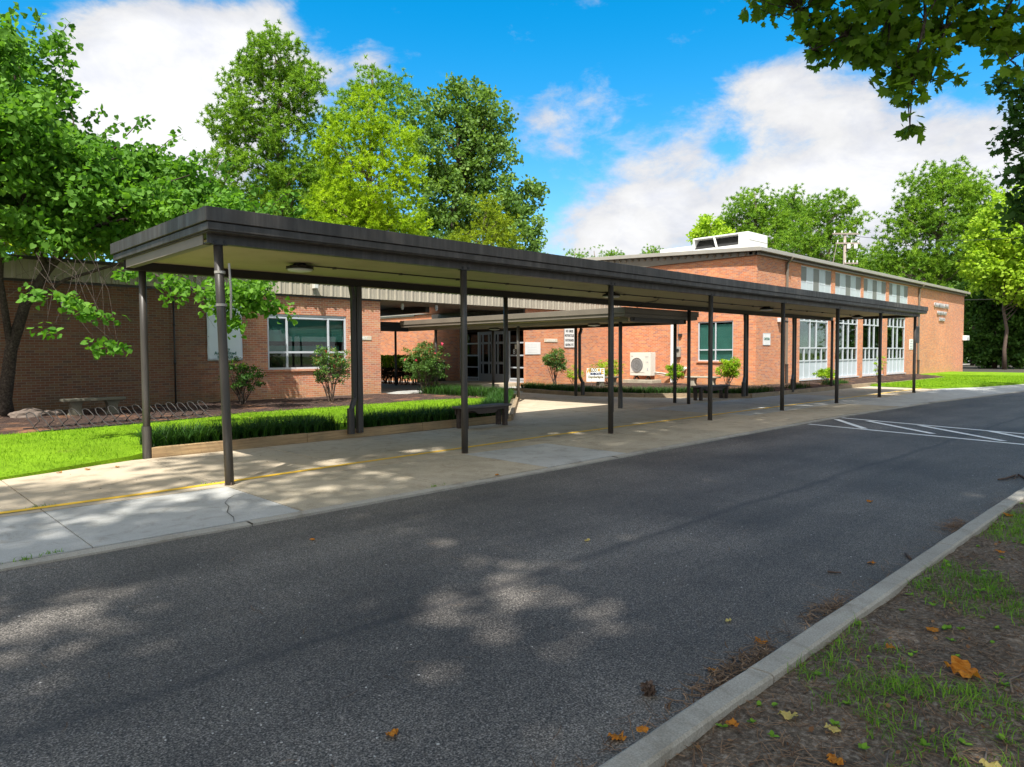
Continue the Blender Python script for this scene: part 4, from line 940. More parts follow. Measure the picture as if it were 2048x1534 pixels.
def stone_bench(label, x, y, ang, L, mat, dark=False, scale=1.):
    t = thing('stone_bench', label, 'bench', (x, y, .12)); c, s = math.cos(ang), math.sin(ang)
    def R(u, v): return (x+u*c-v*s, y+u*s+v*c)
    h = .40*scale; mb = MB(); n = 12; pts = []
    for i in range(n+1): u = -L/2+L*i/n; pts.append(R(u, -.19-.03*(1-(2*u/L)**2)))
    for i in range(n+1): u = L/2-L*i/n; pts.append(R(u, .19+.02))
    mb.prism(pts, .12+h-.07, .12+h); mb.build('seat', MT[mat], t, .02)
    for sgn in (-1, 1):
        mb = MB(); u = sgn*L*.29; n = 10; V = []
        for i in range(n+1):
            z = (h-.07)*i/n; w = .15-.045*math.sin(math.pi*i/n)+(.02 if i in (0, n) else 0); V.append((w, .12+z-.03*(i == 0)))
        vs = []; 
        for w, z in V:
            for a, b in ((-w, -.13), (w, -.13), (w, .13), (-w, .13)): q = R(u+a, b); vs.append((q[0], q[1], z))
        fs = [(4*i+k, 4*i+(k+1) % 4, 4*i+4+(k+1) % 4, 4*i+4+k) for i in range(n) for k in range(4)]+[(3, 2, 1, 0), tuple(4*n+k for k in range(4))]
        mb.add(vs, fs); mb.build('leg', MT[mat], t, .01)
    return t
stone_bench('mossy concrete bench standing against the shaded brown brick wall', 4.55, 19.3, 0, 1.35, 'stone')
stone_bench('pale curved stone bench in the mulch below the teal blind window', 26.9, 15.9, math.pi/2+.1, 1.5, 'stone_l')
stone_bench('dark concrete bench half hidden behind the welcome yard sign', 24.2, 19.0, 0, 1.5, 'stone')
# bicycle rack: row of bent wire loops
t = thing('bicycle_rack', 'long low rack of thin bent steel loops for bicycles on the shaded mulch', 'bicycle rack', (4.3, 15.9, .1))
A0, A1 = np.array([2.6, 16.15]), np.array([6.3, 16.95]); dv = unit((A1-A0)[None])[0]; nv = np.array([dv[1], -dv[0]]); Lr = np.linalg.norm(A1-A0)
mb = MB()
for q in (0., .75):
    a = A0+nv*q; b = A1+nv*q; mb.tube([(*a, .15), (*b, .15)], .014, 6)
mb.build('base_rail', MT['rack'], t)
for i in range(15):
    u = Lr*(i+.3)/15; c = A0+dv*u; w = .085; h = .37+rnd.uniform(-.015, .02); pts = []
    def Q(s_, q, z): p = c+dv*s_+nv*q; return (p[0], p[1], z)
    pts = [Q(-w, .72, .14), Q(-w, .5, .2), Q(-w, .34, .30), Q(-w, .2, h), Q(-w*.7, .1, h+.08), Q(0, .07, h+.1), Q(w*.7, .1, h+.08), Q(w, .2, h), Q(w, .3, .30), Q(w, .12, .22), Q(w, .02, .14)]
    mb = MB(); mb.tube(pts, .010, 6); mb.build('loop', MT['rack'], t, smooth=True)
# yard sign
t = thing('yard_sign', 'white corrugated welcome yard sign standing among the border grass', 'sign', (22.6, 17.2, .12))
sx, sy = at(1191, 745, 29.0)[:2]; ux, uy = .60, -.80
sx, sy = 22.35, 17.2
P = at(1191, 748, 27.6); sx, sy = P[0], P[1]; dX = Vector((.74, -.67, 0)); Nn = Vector((-.67, -.74, 0))
def YS(u, v_, d=0.): q = Vector((sx, sy, 0))+dX*u+Nn*d; return (q.x, q.y, v_)
mb = MB(); w2 = .355; z0s, z1s = .43, .955
mb.add([YS(-w2, z0s), YS(w2, z0s), YS(w2, z1s), YS(-w2, z1s), YS(-w2, z0s, -.008), YS(w2, z0s, -.008), YS(w2, z1s, -.008), YS(-w2, z1s, -.008)], [(0, 1, 2, 3), (7, 6, 5, 4), (0, 4, 5, 1), (1, 5, 6, 2), (2, 6, 7, 3), (3, 7, 4, 0)]); mb.build('panel', MT['white'], t)
for s_, sz, u, z_, mt_, sc_, bd in (('W', .27, -.265, .80, 'gold_ink', .62, .009), ('ELCO', .175, -.095, .845, 'olive_ink', .66, .009), ('M', .175, .13, .845, 'gold_ink', .72, .009), ('E', .27, .27, .79, 'gold_ink', .8, .009), ('BOBCATS', .115, .015, .70, 'navy_ink', .86, .009), ('Chamberlayne', .135, 0, .58, 'olive_ink', .78, .006)):
    text(s_, sz, MT[mt_], t, YS(u, z_+.03, .003), dX, (0, 0, 1), 'lettering', .001, 1., 'CENTER', sc_, bd)
mb = MB()
for u in (-.16, .16): mb.tube([YS(u, .02), YS(u, .6)], .005, 6)
mb.build('wire_stake', MT['steel'], t)
# dark slatted screen by the wall
t = thing('slatted_screen', 'low dark slatted screen against the shaded brick left of the doors', 'fence', (21.2, 26.9, .1))
mb = MB(); mb.box(21.10, 21.14, 26.3, 28.4, 1.0, 1.08); mb.box(21.10, 21.14, 26.3, 28.4, .2, .28); mb.build('rail', MT['bronze_dk'], t)
mb = MB(); y = 26.3
while y < 28.4: mb.box(21.05, 21.098, y, y+.12, .1, 1.14); y += .16
mb.build('slat', MT['bronze_dk'], t)
# boulder by the leaning tree
def rock(label, x, y, r, seed):
    rg = np.random.default_rng(seed); import bmesh
    bm = bmesh.new(); bmesh.ops.create_icosphere(bm, subdivisions=3, radius=1)
    for v in bm.verts:
        q = v.co.copy(); f = 1+.28*mnoise.noise(q*1.6+Vector((seed, 0, 0)))+.1*mnoise.noise(q*4+Vector((0, seed, 0))); v.co = Vector((q.x*f*r*1.3, q.y*f*r, q.z*f*r*.62))
    me = bpy.data.meshes.new('boulder'); bm.to_mesh(me); bm.free(); o = bpy.data.objects.new('boulder', me); col.objects.link(o); o.location = (x, y, .13); me.materials.append(MT['rock']); tag(o, label, 'rock')
rock('reddish fieldstone at the foot of the leaning tree', 3.25, 19.6, .30, 3); rock('flat grey fieldstone left of the mossy bench', 3.75, 19.7, .2, 5)

# ================================================================== UTILITY POLE
t = thing('utility_pole', 'weathered wooden utility pole with two crossarms behind the hall roof', 'pole', (*at(1690, 470, 78)[:2], 0))
P = at(1690, 466, 78); px_, py_, pz_ = P; zz = lambda y: at(1690, y, 78)[2]
mb = MB(); mb.tube([(px_, py_, -.1), (px_, py_, pz_)], [.2, .13], 12); mb.build('shaft', MT['pole'], t, smooth=True)
ax = Vector((.75, -.66, 0)); O = Vector((px_, py_, 0))
for nm, y, L0, L1 in (('crossarm', 468, -1.35, 1.35), ('crossarm', 487, -1.0, 1.45), ('crossarm', 527, -.1, 1.3)):
    z = zz(y); mb = MB(); a = O+ax*L0+Vector((-.1, -.1, z)); b = O+ax*L1+Vector((-.1, -.1, z)); mb.bar(tuple(a), tuple(b), .11, .15); ca = mb.build(nm, MT['pole'], t)
    mb = MB()
    for f in (.08, .36, .66, .94): c = a.lerp(b, f); mb.tube([(c.x, c.y, z+.07), (c.x, c.y, z+.3)], [.05, .07], 8)
    mb.build('insulator', MT['white'], ca)
mb = MB(); mb.bar(tuple(O+ax*.9+Vector((-.1, -.1, zz(488)))), tuple(O+Vector((-.1, -.1, zz(505)))), .06, .06); mb.bar(tuple(O+ax*-.9+Vector((-.1, -.1, zz(488)))), tuple(O+ax*-1.3+Vector((-.1, -.1, zz(530)))), .05, .05); mb.build('brace', MT['pole'], t)
for u in (.25, .95):
    c = O+ax*u; mb = MB(); mb.tube([(c.x-.25, c.y-.25, zz(498)), (c.x-.25, c.y-.25, zz(489))], .17, 12); mb.build('cutout_switch', MT['white'], t)
def wire(name, label, a, b, sag, r=.03):
    mb = MB(); n = 16; pts = []
    for i in range(n+1): u = i/n; p = a*(1-u)+b*u; pts.append((p[0], p[1], p[2]-4*sag*u*(1-u)))
    mb.tube(pts, r, 5); tag(mb.build(name, MT['black']), label, 'cable')
wire('overhead_cable', 'upper thin cable running right from the pole across the pines', np.array([px_, py_, zz(470)]), at(2120, 468, 62), .5, .022)
wire('overhead_cable', 'thick dark cable meeting the hall eave at its far right end', at(1830, 556, 84), at(2140, 548, 95), .25, .035)
wire('overhead_cable', 'dark cable reaching the top right corner of the hall from the trees', np.array([61.6, 14.6, 5.45]), at(2140, 585, 95), .2, .035)

# ================================================================== SHRUBS AND HEDGE
def shrub(name, label, x, y, z0, h, w, n, per, size, mat, seed, stems=9, kind='oval', R=.11, flowers=0, top2=None, bias=.0, group=None, low=.35, lean=(0, 0)):
    rg = np.random.default_rng(seed); t = thing(name, label, 'shrub', (x, y, z0), group)
    blobs = [(x+lean[0], y+lean[1], z0+h*(1+low)/2, w/2, w/2*.85, h*(1-low)/2)]
    for k_ in range(5):
        a = rg.uniform(0, 6.28); blobs.append((x+lean[0]+math.cos(a)*w*.25, y+lean[1]+math.sin(a)*w*.2, z0+h*rg.uniform(low+.15, .85), w*.25, w*.22, h*.18))
    c, d = clumps(blobs, n, rg, .35); mb = MB()
    for k_ in range(stems):
        tg = c[rg.integers(len(c))]; b = np.array([x, y, z0-.03])+rg.normal(size=3)*np.array([.05, .05, 0]); m1 = b*.6+tg*.4+rg.normal(size=3)*.04*w+np.array([0, 0, .05*h])
        mb.tube([tuple(b), tuple(m1), tuple(tg)], [.016, .012, .004], 5, False)
    for k_ in range(stems*3):
        tg = c[rg.integers(len(c))]; b = c[rg.integers(len(c))]; b = (b*.4+np.array([x+lean[0]*.6, y+lean[1]*.6, z0+h*low])*.6); mb.tube([tuple(b), tuple((b+tg)/2+rg.normal(size=3)*.03), tuple(tg)], [.008, .006, .003], 4, False)
    mb.build('stem', MT['rust'] if mat != 'darkleaf' else MT['bark'], t)
    v, f, tt = foliage(c, d, per, R, size, kind, rg, .7, .2); npmesh('foliage', v, f, MT[mat], t, tt)
    if top2:
        hi = c[c[:, 2] > z0+h*.62]; v, f, tt = foliage(hi[:len(hi)//2]+np.array([0, 0, .04]), None if False else hi[:len(hi)//2]*0, per//3, R, size*.9, kind, rg, .7); npmesh('new_growth', v, f, MT[top2], t, tt)
    if flowers:
        hi = c[c[:, 2] > z0+h*.55]; idx = rg.choice(len(hi), min(flowers, len(hi)), replace=False)
        for q in hi[idx]+rg.normal(size=(len(idx), 3))*.03+np.array([0, 0, .09]):
            P = np.repeat(q[None], 9, 0)+rg.normal(size=(9, 3))*.012; v, f, tt = leaves(P, .05, 'oval', .6, rng=rg); npmesh('flower', v, f, MT['petal'], t, tt)
    return t
shrub('bare_shrub', 'open twiggy shrub with a leafy right side below the wall banner', 8.45, 19.9, .13, 1.35, 1.35, 60, 26, .055, 'darkleaf', 21, 14, R=.12, top2='shrub', lean=(.1, 0), low=.3)
shrub('rose_bush', 'rose bush with pink flowers under the right side of the large window', 10.95, 19.2, .13, 1.62, 1.45, 120, 34, .05, 'rose', 22, 14, R=.12, flowers=7, top2='rose_r', low=.28)
shrub('rose_bush', 'rose bush with red new growth in front of the hedge at the courtyard', 15.3, 20.2, .13, 1.95, 1.85, 200, 36, .052, 'rose', 23, 12, R=.13, flowers=8, top2='rose_r', low=.12)
shrub('rose_bush', 'reddish green rose bush below the plaque between the doors and the notice', 22.4, 20.4, .13, 1.7, 1.15, 130, 34, .05, 'rose', 24, 12, R=.12, flowers=6, top2='rose_r', low=.35)
shrub('azalea_shrub', 'loose yellow green azalea behind the welcome yard sign', 25.6, 20.0, .13, 1.12, 1.9, 110, 28, .055, 'shrub', 25, 10, R=.14, low=.3)
shrub('azalea_shrub', 'thin pale azalea just left of the welcome yard sign', 23.6, 20.3, .13, .95, .9, 34, 22, .05, 'shrub', 26, 8, R=.12, low=.25)
shrub('azalea_shrub', 'round yellow green azalea in front of the white riser pipe', 26.9, 17.3, .13, .95, .95, 90, 30, .055, 'shrub', 27, 9, R=.11, low=.25)
shrub('azalea_shrub', 'full bright azalea at the corner of the hall beside the teal blind window', 27.1, 14.85, .13, 1.18, 1.15, 120, 34, .055, 'shrub', 28, 12, R=.12, low=.3)
shrub('azalea_shrub', 'low spreading azalea in front of the first tall window', 33.3, 13.15, .13, .72, 1.35, 70, 30, .06, 'shrub', 29, 8, R=.12, low=.25)
shrub('young_shrub', 'spindly yellow shrub with few leaves in front of the last tall windows', 38.9, 12.7, .13, 1.25, .7, 22, 16, .055, 'lime', 30, 7, R=.09, low=.15)
# clipped hedge
def hedge(label, x0, x1, y0, y1, z0, z1, seed):
    rg = np.random.default_rng(seed); t = thing('hedge', label, 'hedge', ((x0+x1)/2, (y0+y1)/2, z0)); n = 26000
    P = np.stack([rg.uniform(x0, x1, n), rg.uniform(y0, y1, n), z0+(z1-z0)*rg.uniform(0.12, 1, n)**.7], 1); face = rg.integers(0, 6, n)
    P[face == 0, 0] = x0+rg.normal(size=(face == 0).sum())*.03; P[face == 1, 2] = z1+rg.normal(size=(face == 1).sum())*.03; P[face == 2, 1] = y0+rg.normal(size=(face == 2).sum())*.03
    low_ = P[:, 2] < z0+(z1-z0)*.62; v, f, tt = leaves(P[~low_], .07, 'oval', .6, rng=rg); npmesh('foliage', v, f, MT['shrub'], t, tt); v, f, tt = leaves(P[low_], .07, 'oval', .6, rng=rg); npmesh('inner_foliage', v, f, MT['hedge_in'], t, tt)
    mb = MB()
    for k_ in range(260):
        x, y = rg.uniform(x0+.1, x1-.1), rg.uniform(y0, y1); mb.tube([(x, y, z0-.05), (x+rg.normal()*.08, y+rg.normal()*.1, z0+(z1-z0)*.5), (x+rg.normal()*.15, y+rg.normal()*.2, z1-.05)], [.015, .01, .004], 4, False)
    mb.build('stem', MT['bark'], t)
hedge('square clipped hedge with bare brown sides in the courtyard beyond the brick corner', 19.0, 20.1, 26.2, 33.5, .1, 1.42, 31)

# ================================================================== GRASSES
def strip_pts(pl, w0, w1, dens, rg):
    out = []
    for (x0, y0), (x1, y1) in zip(pl, pl[1:]):
        L = math.hypot(x1-x0, y1-y0); n = int(L*(w1-w0)*dens); u = rg.uniform(0, 1, n); q = rg.uniform(w0, w1, n); nx_, ny_ = -(y1-y0)/L, (x1-x0)/L
        out.append(np.stack([x0+(x1-x0)*u+nx_*q, y0+(y1-y0)*u+ny_*q, np.zeros(n)], 1))
    return np.concatenate(out)
def border(label, pl, w0, w1, h, dens, seed, z=.12, clump=True):
    rg = np.random.default_rng(seed); P = strip_pts(pl, w0, w1, dens, rg)
    if clump: # gather into tussocks
        g_ = .16; P[:, :2] = P[:, :2]*.45+(np.round(P[:, :2]/g_)*g_+((np.round(P[:, :2]/g_)*7.3) % 1-.5)*.09)*.55
    P[:, 2] = z; n = len(P); v, f, tt = blades(P, h*rg.uniform(.6, 1.15, n), rg.uniform(.3, 1.2, n), .011, 3, rg)
    o = npmesh('border_grass', v, f, MT['liri'], None, tt); tag(o, label, 'border grass', None, 'stuff')
border('dark strap leaved border grass behind the long low timber edging, left of the boxed post', [(3.5, 11.42), (6.75, 11.48)], .04, .80, .41, 2100, 41)
border('dark strap leaved border grass behind the timber edging right of the boxed post', [(7.2, 11.48), (11.0, 11.56)], .04, .70, .41, 2100, 42)
border('bright green border grass beside the slanting timber edging', [(11.15, 11.7), (16.7, 17.1)], .05, .62, .38, 1300, 43)
border('tall green border grass in front of the entrance doors', [(16.5, 17.1), (16.2, 20.3)], .05, 1.25, .42, 1100, 44)
border('dark green border grass between the path and the notice board wall', [(20.2, 20.6), (19.5, 16.5), (20.4, 14.2), (22.4, 11.5)], .08, .75, .32, 1200, 45)
border('small dark grass tufts along the edging in front of the tall windows', [(22.5, 11.5), (24.5, 11.5)], .05, .5, .34, 700, 46)
border('separate dark grass tufts near the middle walkway posts', [(26.6, 11.7), (28.2, 11.7)], .05, .5, .30, 600, 47)
border('dark grass tufts under the low azalea', [(30.5, 11.8), (32.8, 11.9)], .05, .6, .30, 600, 48)
def scatter_poly(P, n, rg):
    P = np.array(P); lo, hi = P.min(0), P.max(0); out = []
    while len(out) < n:
        x, y = rg.uniform(lo[0], hi[0]), rg.uniform(lo[1], hi[1])
        if inpoly(x, y, P): out.append((x, y, 0))
    return np.array(out)
rg = np.random.default_rng(5)
Pn = scatter_poly([p for p in LAWN if True], 70000, rg); Pn = Pn[Pn[:, 0] > .5]; Pn[:, 2] = [lawn_z(a, b)-.005 for a, b in Pn[:, :2]]
v, f, tt = blades(Pn, rg.uniform(.03, .075, len(Pn)), rg.uniform(.2, .9, len(Pn)), .009, 1, rg); tag(npmesh('lawn_grass', v, f, MT['grass'], None, tt), 'bright short lawn grass between the brown brick wing and the walkway', 'grass', None, 'stuff')
Pn = scatter_poly([(33.3, 11.3), (32.9, 10.2), (32.4, 8.6), (35.5, 7.5), (39.6, 6.8), (50, 6.2), (50, 13), (45, 11.3)], 30000, rg); Pn[:, 2] = .06
v, f, tt = blades(Pn, rg.uniform(.04, .10, len(Pn)), rg.uniform(.2, .9, len(Pn)), .02, 1, rg); tag(npmesh('lawn_grass', v, f, MT['grass'], None, tt), 'bright short lawn grass in front of the far end of the hall', 'grass', None, 'stuff')
# verge grass in tufts
def verge_pts(n, rg, x0=1.2, x1=11, y0=-1.2, y1=1.40):
    P = np.stack([rg.uniform(x0, x1, n), rg.uniform(y0, y1, n), np.zeros(n)], 1); return P
T = verge_pts(4200, rg); T = T[[mnoise.noise(Vector((a*1.1, b*1.1, 9)))+.25*(a-4)/5 > -.10+.42*rg.uniform() for a, b in T[:, :2]]]
k = rg.integers(5, 22, len(T)); P = np.repeat(T, k, 0)+rg.normal(size=(k.sum(), 3))*np.array([.035, .035, 0]); P = P[P[:, 1] < 1.41]; P[:, 2] = [verge_z(a, b)-.004 for a, b in P[:, :2]]
hh = rg.uniform(.02, .085, len(P)); v, f, tt = blades(P, hh, rg.uniform(.3, 1.5, len(P)), .0042, 3, rg)
tag(npmesh('verge_grass', v, f, MT['verge'], None, tt), 'thin tufts of grass growing through the soil of the near verge', 'grass', None, 'stuff')
# broad leaved weeds
T = verge_pts(420, rg); k = 7; P = np.repeat(T, k, 0); P[:, 2] = [verge_z(a, b)+.004 for a, b in P[:, :2]]
a = rg.uniform(0, 6.28, len(P)); T_, F_ = TPL['oval']; s = rg.uniform(.012, .034, len(P))
Y = np.stack([np.cos(a), np.sin(a), rg.uniform(.15, .8, len(P))], 1); Y = unit(Y); X = unit(np.cross(Y, np.array([0, 0, 1.]))); N = np.cross(X, Y)
V = P[:, None]+(X[:, None]*T_[None, :, 0, None]+Y[:, None]*T_[None, :, 1, None]+N[:, None]*T_[None, :, 2, None])*s[:, None, None]
tag(npmesh('verge_weeds', V.reshape(-1, 3), (np.array(F_)[None]+np.arange(len(P))[:, None, None]*6).reshape(-1, 3), MT['verge'], None, np.repeat(rg.uniform(.3, 1, len(P)), 6)), 'small broad leaved weeds scattered over the near verge', 'weeds', None, 'stuff')
# weeds in pavement cracks
P = np.concatenate([np.array([[x, y, 0.]])+rg.normal(size=(26, 3))*np.array([.05, .012, 0]) for x, y in ((1.48, 8.5), (1.2, 6.42), (3.25, 8.52), (1.0, 6.35), (5.0, 6.45))])
v, f, tt = blades(P, rg.uniform(.02, .05, len(P)), rg.uniform(.5, 1.3, len(P)), .006, 2, rg); tag(npmesh('crack_weeds', v, f, MT['verge'], None, tt), 'tiny green weeds in the joints of the pavement', 'weeds', None, 'stuff')
# pine needles, twigs, chips
def litter(name, label, cat, P, L, W, mat, z):
    n = len(P); a = rg.uniform(0, 6.28, n); Dv = np.stack([np.cos(a), np.sin(a), rg.uniform(-.03, .12, n)], 1); P = P.copy(); P[:, 2] = z(P)
    L = L*rg.uniform(.5, 1.3, n); S_ = np.stack([-np.sin(a), np.cos(a), np.zeros(n)], 1); Q = P+Dv*L[:, None]; M_ = (P+Q)/2+S_*(L*rg.uniform(-.15, .15, n))[:, None]
    V = np.stack([P-S_*W/2, P+S_*W/2, M_+S_*W/2, M_-S_*W/2, Q+S_*W/3, Q-S_*W/3], 1); F = np.array([(0, 1, 2), (0, 2, 3), (3, 2, 4), (3, 4, 5)])[None]+np.arange(n)[:, None, None]*6
    tag(npmesh(name, V.reshape(-1, 3), F.reshape(-1, 3), MT[mat], None, np.repeat(rg.uniform(0, 1, n), 6)), label, cat, None, 'stuff')
vz = lambda P: np.array([verge_z(a, b)+.006 for a, b in P[:, :2]])
litter('pine_needles', 'brown pine needles and straw covering the near verge', 'pine needles', verge_pts(17000, rg, 1, 10, -1, 1.40), .10, .0030, 'needle_br', vz)
P = np.stack([rg.uniform(1, 9, 500), 1.56+np.abs(rg.normal(size=500))*.10, np.zeros(500)], 1); P2 = np.stack([rg.uniform(-1, 20, 170), rg.uniform(1.7, 6.3, 170), np.zeros(170)], 1)
litter('road_needles', 'brown pine needles gathered along the kerb and loose on the road', 'pine needles', np.concatenate([P, P2]), .10, .003, 'needle_br', lambda P: np.full(len(P), -.024))
P = np.stack([rg.uniform(-6, 17, 3500), rg.uniform(15.8, 21.3, 3500), np.zeros(3500)], 1)
litter('mulch_straw', 'brown straw and bark shreds over the mulch before the brown wing', 'mulch', P, .14, .012, 'needle_br', lambda P: np.full(len(P), .155))
P = np.stack([rg.uniform(20.5, 46, 2500), rg.uniform(11.6, 14.1, 2500), np.zeros(2500)], 1)
litter('mulch_straw', 'brown bark shreds over the mulch before the tall windows', 'mulch', P, .14, .015, 'needle_br', lambda P: np.full(len(P), .155))
P = verge_pts(900, rg); P[:, 2] = vz(P)+.004; v, f, tt = leaves(P, .022, 'oval', 1.5, rng=rg); tag(npmesh('leaf_litter', v, f, MT['dry_bits'], None, tt), 'small brown leaf fragments over the near verge', 'leaf litter', None, 'stuff')
def chips(name, label, P, s, mat, z):
    n = len(P); th = rg.uniform(0, 6.28, n); V = []
    for k_ in range(4): a = th+k_*math.pi/2+rg.uniform(-.3, .3, n); r = s*rg.uniform(.5, 1.2, n); V.append(np.stack([P[:, 0]+np.cos(a)*r, P[:, 1]+np.sin(a)*r, np.full(n, z)], 1))
    V.append(np.stack([P[:, 0], P[:, 1], z+s*.7*rg.uniform(.5, 1, n)], 1)); V = np.stack(V, 1)
    F = np.array([(0, 1, 4), (1, 2, 4), (2, 3, 4), (3, 0, 4)])[None]+np.arange(n)[:, None, None]*5
    tag(npmesh(name, V.reshape(-1, 3), F.reshape(-1, 3), MT[mat]), label, 'gravel', None, 'stuff')
P = np.concatenate([np.stack([rg.uniform(0, 14, 260), rg.uniform(1.6, 6.2, 260), np.zeros(260)], 1), np.array([[1.25, 2.75, 0]])+rg.normal(size=(26, 3))*np.array([.22, .3, 0])])
chips('stone_chips', 'pale stone chips scattered on the road', P, .0075, 'chip', -.029)
P = np.stack([rg.uniform(1, 30, 120), rg.uniform(8.4, 12, 120), np.zeros(120)], 1)
chips('bark_crumbs', 'dark bark crumbs on the pavement', P, .012, 'rust', .001)

# individual fallen leaves
def fallen(name, label, x, y, z, s, mat, seed, tpl='lobed', group=None):
    r_ = np.random.default_rng(seed); T_, F_ = TPL[tpl]; ph = r_.uniform(0, 6.28); V = []
    import bmesh
    bm = bmesh.new(); vs = [bm.verts.new((a, b-.5, 0)) for a, b, c in T_]; bm.faces.new(vs); bmesh.ops.triangulate(bm, faces=bm.faces[:]); bmesh.ops.subdivide_edges(bm, edges=bm.edges[:], cuts=3, use_grid_fill=False)
    for v in bm.verts:
        q = v.co.copy(); zz_ = .20*abs(q.x)+.30*mnoise.noise(Vector((q.x*1.8+seed, q.y*1.8, 0)))+.22*mnoise.noise(Vector((q.x*6, q.y*6+seed, 0)))
        v.co = Vector((q.x*s*math.cos(ph)-q.y*s*math.sin(ph), q.x*s*math.sin(ph)+q.y*s*math.cos(ph), max(0.004, (zz_+.12)*s)))
    me = bpy.data.meshes.new(name); bm.to_mesh(me); bm.free(); a_ = me.attributes.new('tint', 'FLOAT', 'POINT'); a_.data.foreach_set('value', r_.uniform(.2, .9, len(me.vertices)).astype(np.float32))
    o = bpy.data.objects.new(name, me); col.objects.link(o); o.location = (x, y, z); me.materials.append(MT[mat]); tag(o, label, 'leaf', group)
def gz(px, py, z): d = CF*FPX+CR*(px-1024)-CU*(py-767); k_ = (z-EYE)/d[2]; return (C0+d*k_)[:2]
FL = [(783, 1470, 'r', .085, 'dry', 'orange brown lobed leaf alone on the dark road, nearest the camera'),
 (1232, 1477, 'r', .11, 'dry', 'orange curled leaf on the road against the kerb, nearest the camera'),
 (1285, 1462, 'k', .07, 'dry', 'small orange leaf resting on the kerb edge'),
 (1457, 1243, 'r', .06, 'pale_leaf', 'pale green star shaped leaf on the road left of the kerb'),
 (1175, 1082, 'r', .08, 'pale_leaf', 'pale yellow green leaf near the middle of the road'),
 (1522, 1287, 'r', .10, 'dry', 'rust coloured crumpled leaf in the gutter halfway along the kerb'),
 (1425, 1342, 'r', .08, 'dry', 'orange leaf in the gutter among needles by the kerb crack'),
 (1742, 1127, 'r', .09, 'dry', 'tan leaf on the road close to the kerb, farther along'),
 (1738, 1004, 'r', .10, 'dry', 'small brown leaf far along the road near the seam'),
 (994, 951, 'p', .10, 'dry', 'single orange leaf on the pavement edge in front of the second post'),
 (625, 1080, 'r', .07, 'dry', 'tiny brown leaf on the road left of centre'),
 (1865, 1262, 'v', .09, 'dry', 'orange brown leaf on the verge near the kerb, upper right'),
 (1930, 1350, 'v', .155, 'dry', 'largest long orange leaf lying on the verge at right'),
 (1782, 1297, 'v', .08, 'dry', 'bright orange leaf in the middle of the verge'),
 (1576, 1425, 'v', .11, 'pale_leaf', 'yellow leaf with brown edge low on the verge'),
 (1465, 1440, 'v', .08, 'dry', 'orange leaf standing beside a grass tuft near the kerb'),
 (1438, 1398, 'v', .07, 'dry', 'tan leaf against the inner side of the kerb'),
 (1665, 1450, 'v', .09, 'pale_leaf', 'pale yellow leaf in the low middle of the verge'),
 (1672, 1512, 'v', .09, 'dry', 'brown pink leaf at the very bottom of the verge'),
 (1985, 1530, 'v', .10, 'pale_leaf', 'yellow leaf in the bottom right corner of the verge'),
 (2018, 1030, 'v', .12, 'dry', 'orange leaf on the verge at the right border near the kerb'),
 (2000, 1100, 'v', .09, 'dry', 'orange leaf on the verge close to the right border'),
 (118, 946, 'p', .10, 'dry', 'orange leaf on the lawn edge at the far left'),
 (175, 940, 'p', .10, 'dry', 'second brown leaf on the lawn edge left of the corner post'),
 (235, 935, 'p', .09, 'dry', 'small leaf on the lawn edge nearest the corner post'),
 (500, 842, 'l', .13, 'pale_leaf', 'yellow leaf on the sunlit lawn left of the boxed post'),
 (535, 845, 'l', .12, 'pale_leaf', 'second yellow leaf on the sunlit lawn'),
 (1225, 893, 'r', .10, 'dry', 'brown leaf lying at the road side edge of the pavement')]
for i, (px, py, s_, sz, mt_, lb) in enumerate(FL):
    z = {'r': -.028, 'k': .092, 'p': .002, 'v': .075, 'l': .09}[s_]; x, y = gz(px, py, z)
    if s_ == 'v': z = verge_z(x, y)+.006
    if s_ == 'l': z = lawn_z(x, y)+.03
    fallen('fallen_leaf', lb, x, y, z, sz*(.6 if sz < .15 else .8), mt_, i+3, 'lobed', None)
# pine cone and twig on the road
x, y = gz(1298, 1385, -.02); P = np.repeat(np.array([[x, y, 0.]]), 120, 0)+unit(rg.normal(size=(120, 3)))*.022; v, f, tt = leaves(P, .022, 'oval', .2, rng=rg); tag(npmesh('sweetgum_ball', v, f, MT['rust'], None, tt), 'dark spiky seed ball on the road near the kerb crack', 'seed ball')
def branchlet(label, pts, r):
    mb = MB(); P = []
    for px, py in pts[0]: x, y = gz(px, py, -.01); P.append((x, y, r-.028))
    mb.tube(P, [r*(1-.6*i/len(P)) for i in range(len(P))], 6)
    for b in pts[1:]:
        Q = [(*gz(px, py, -.01), r*.8-.02+.01*i) for i, (px, py) in enumerate(b)]; mb.tube(Q, [r*.5, r*.35, r*.2][:len(Q)], 5)
    tag(mb.build('fallen_branch', MT['rust'], smooth=True), label, 'branch')
branchlet('dark broken branch lying on the road at the right border', [[(2090, 958), (2048, 955), (2035, 949), (2010, 957), (1996, 959)], [(2048, 955), (2060, 965)], [(2035, 949), (2028, 960)]], .018)
branchlet('short grey stick on the road near the kerb', [[(1655, 1140), (1670, 1142), (1682, 1142)]], .008)
branchlet('short dark twig in the gutter beside the kerb joint', [[(1812, 1106), (1822, 1116)]], .012)
mb = MB(); 
for (a, b, c, r) in (((2.75, .62), (2.9, .58), (3.05, .60), .006), ((3.6, .62), (3.75, .66), (3.95, .62), .005), ((2.55, .85), (2.66, .83), (2.8, .86), .005), ((4.6, .9), (4.8, .95), (5.0, .93), .005)):
    mb.tube([(q[0], q[1], verge_z(*q)+r+.004) for q in (a, b, c)], [r, r*.9, r*.5], 6)
tag(mb.build('verge_twigs', MT['twig'], smooth=True), 'grey twigs lying on the near verge', 'twigs', None, 'stuff')
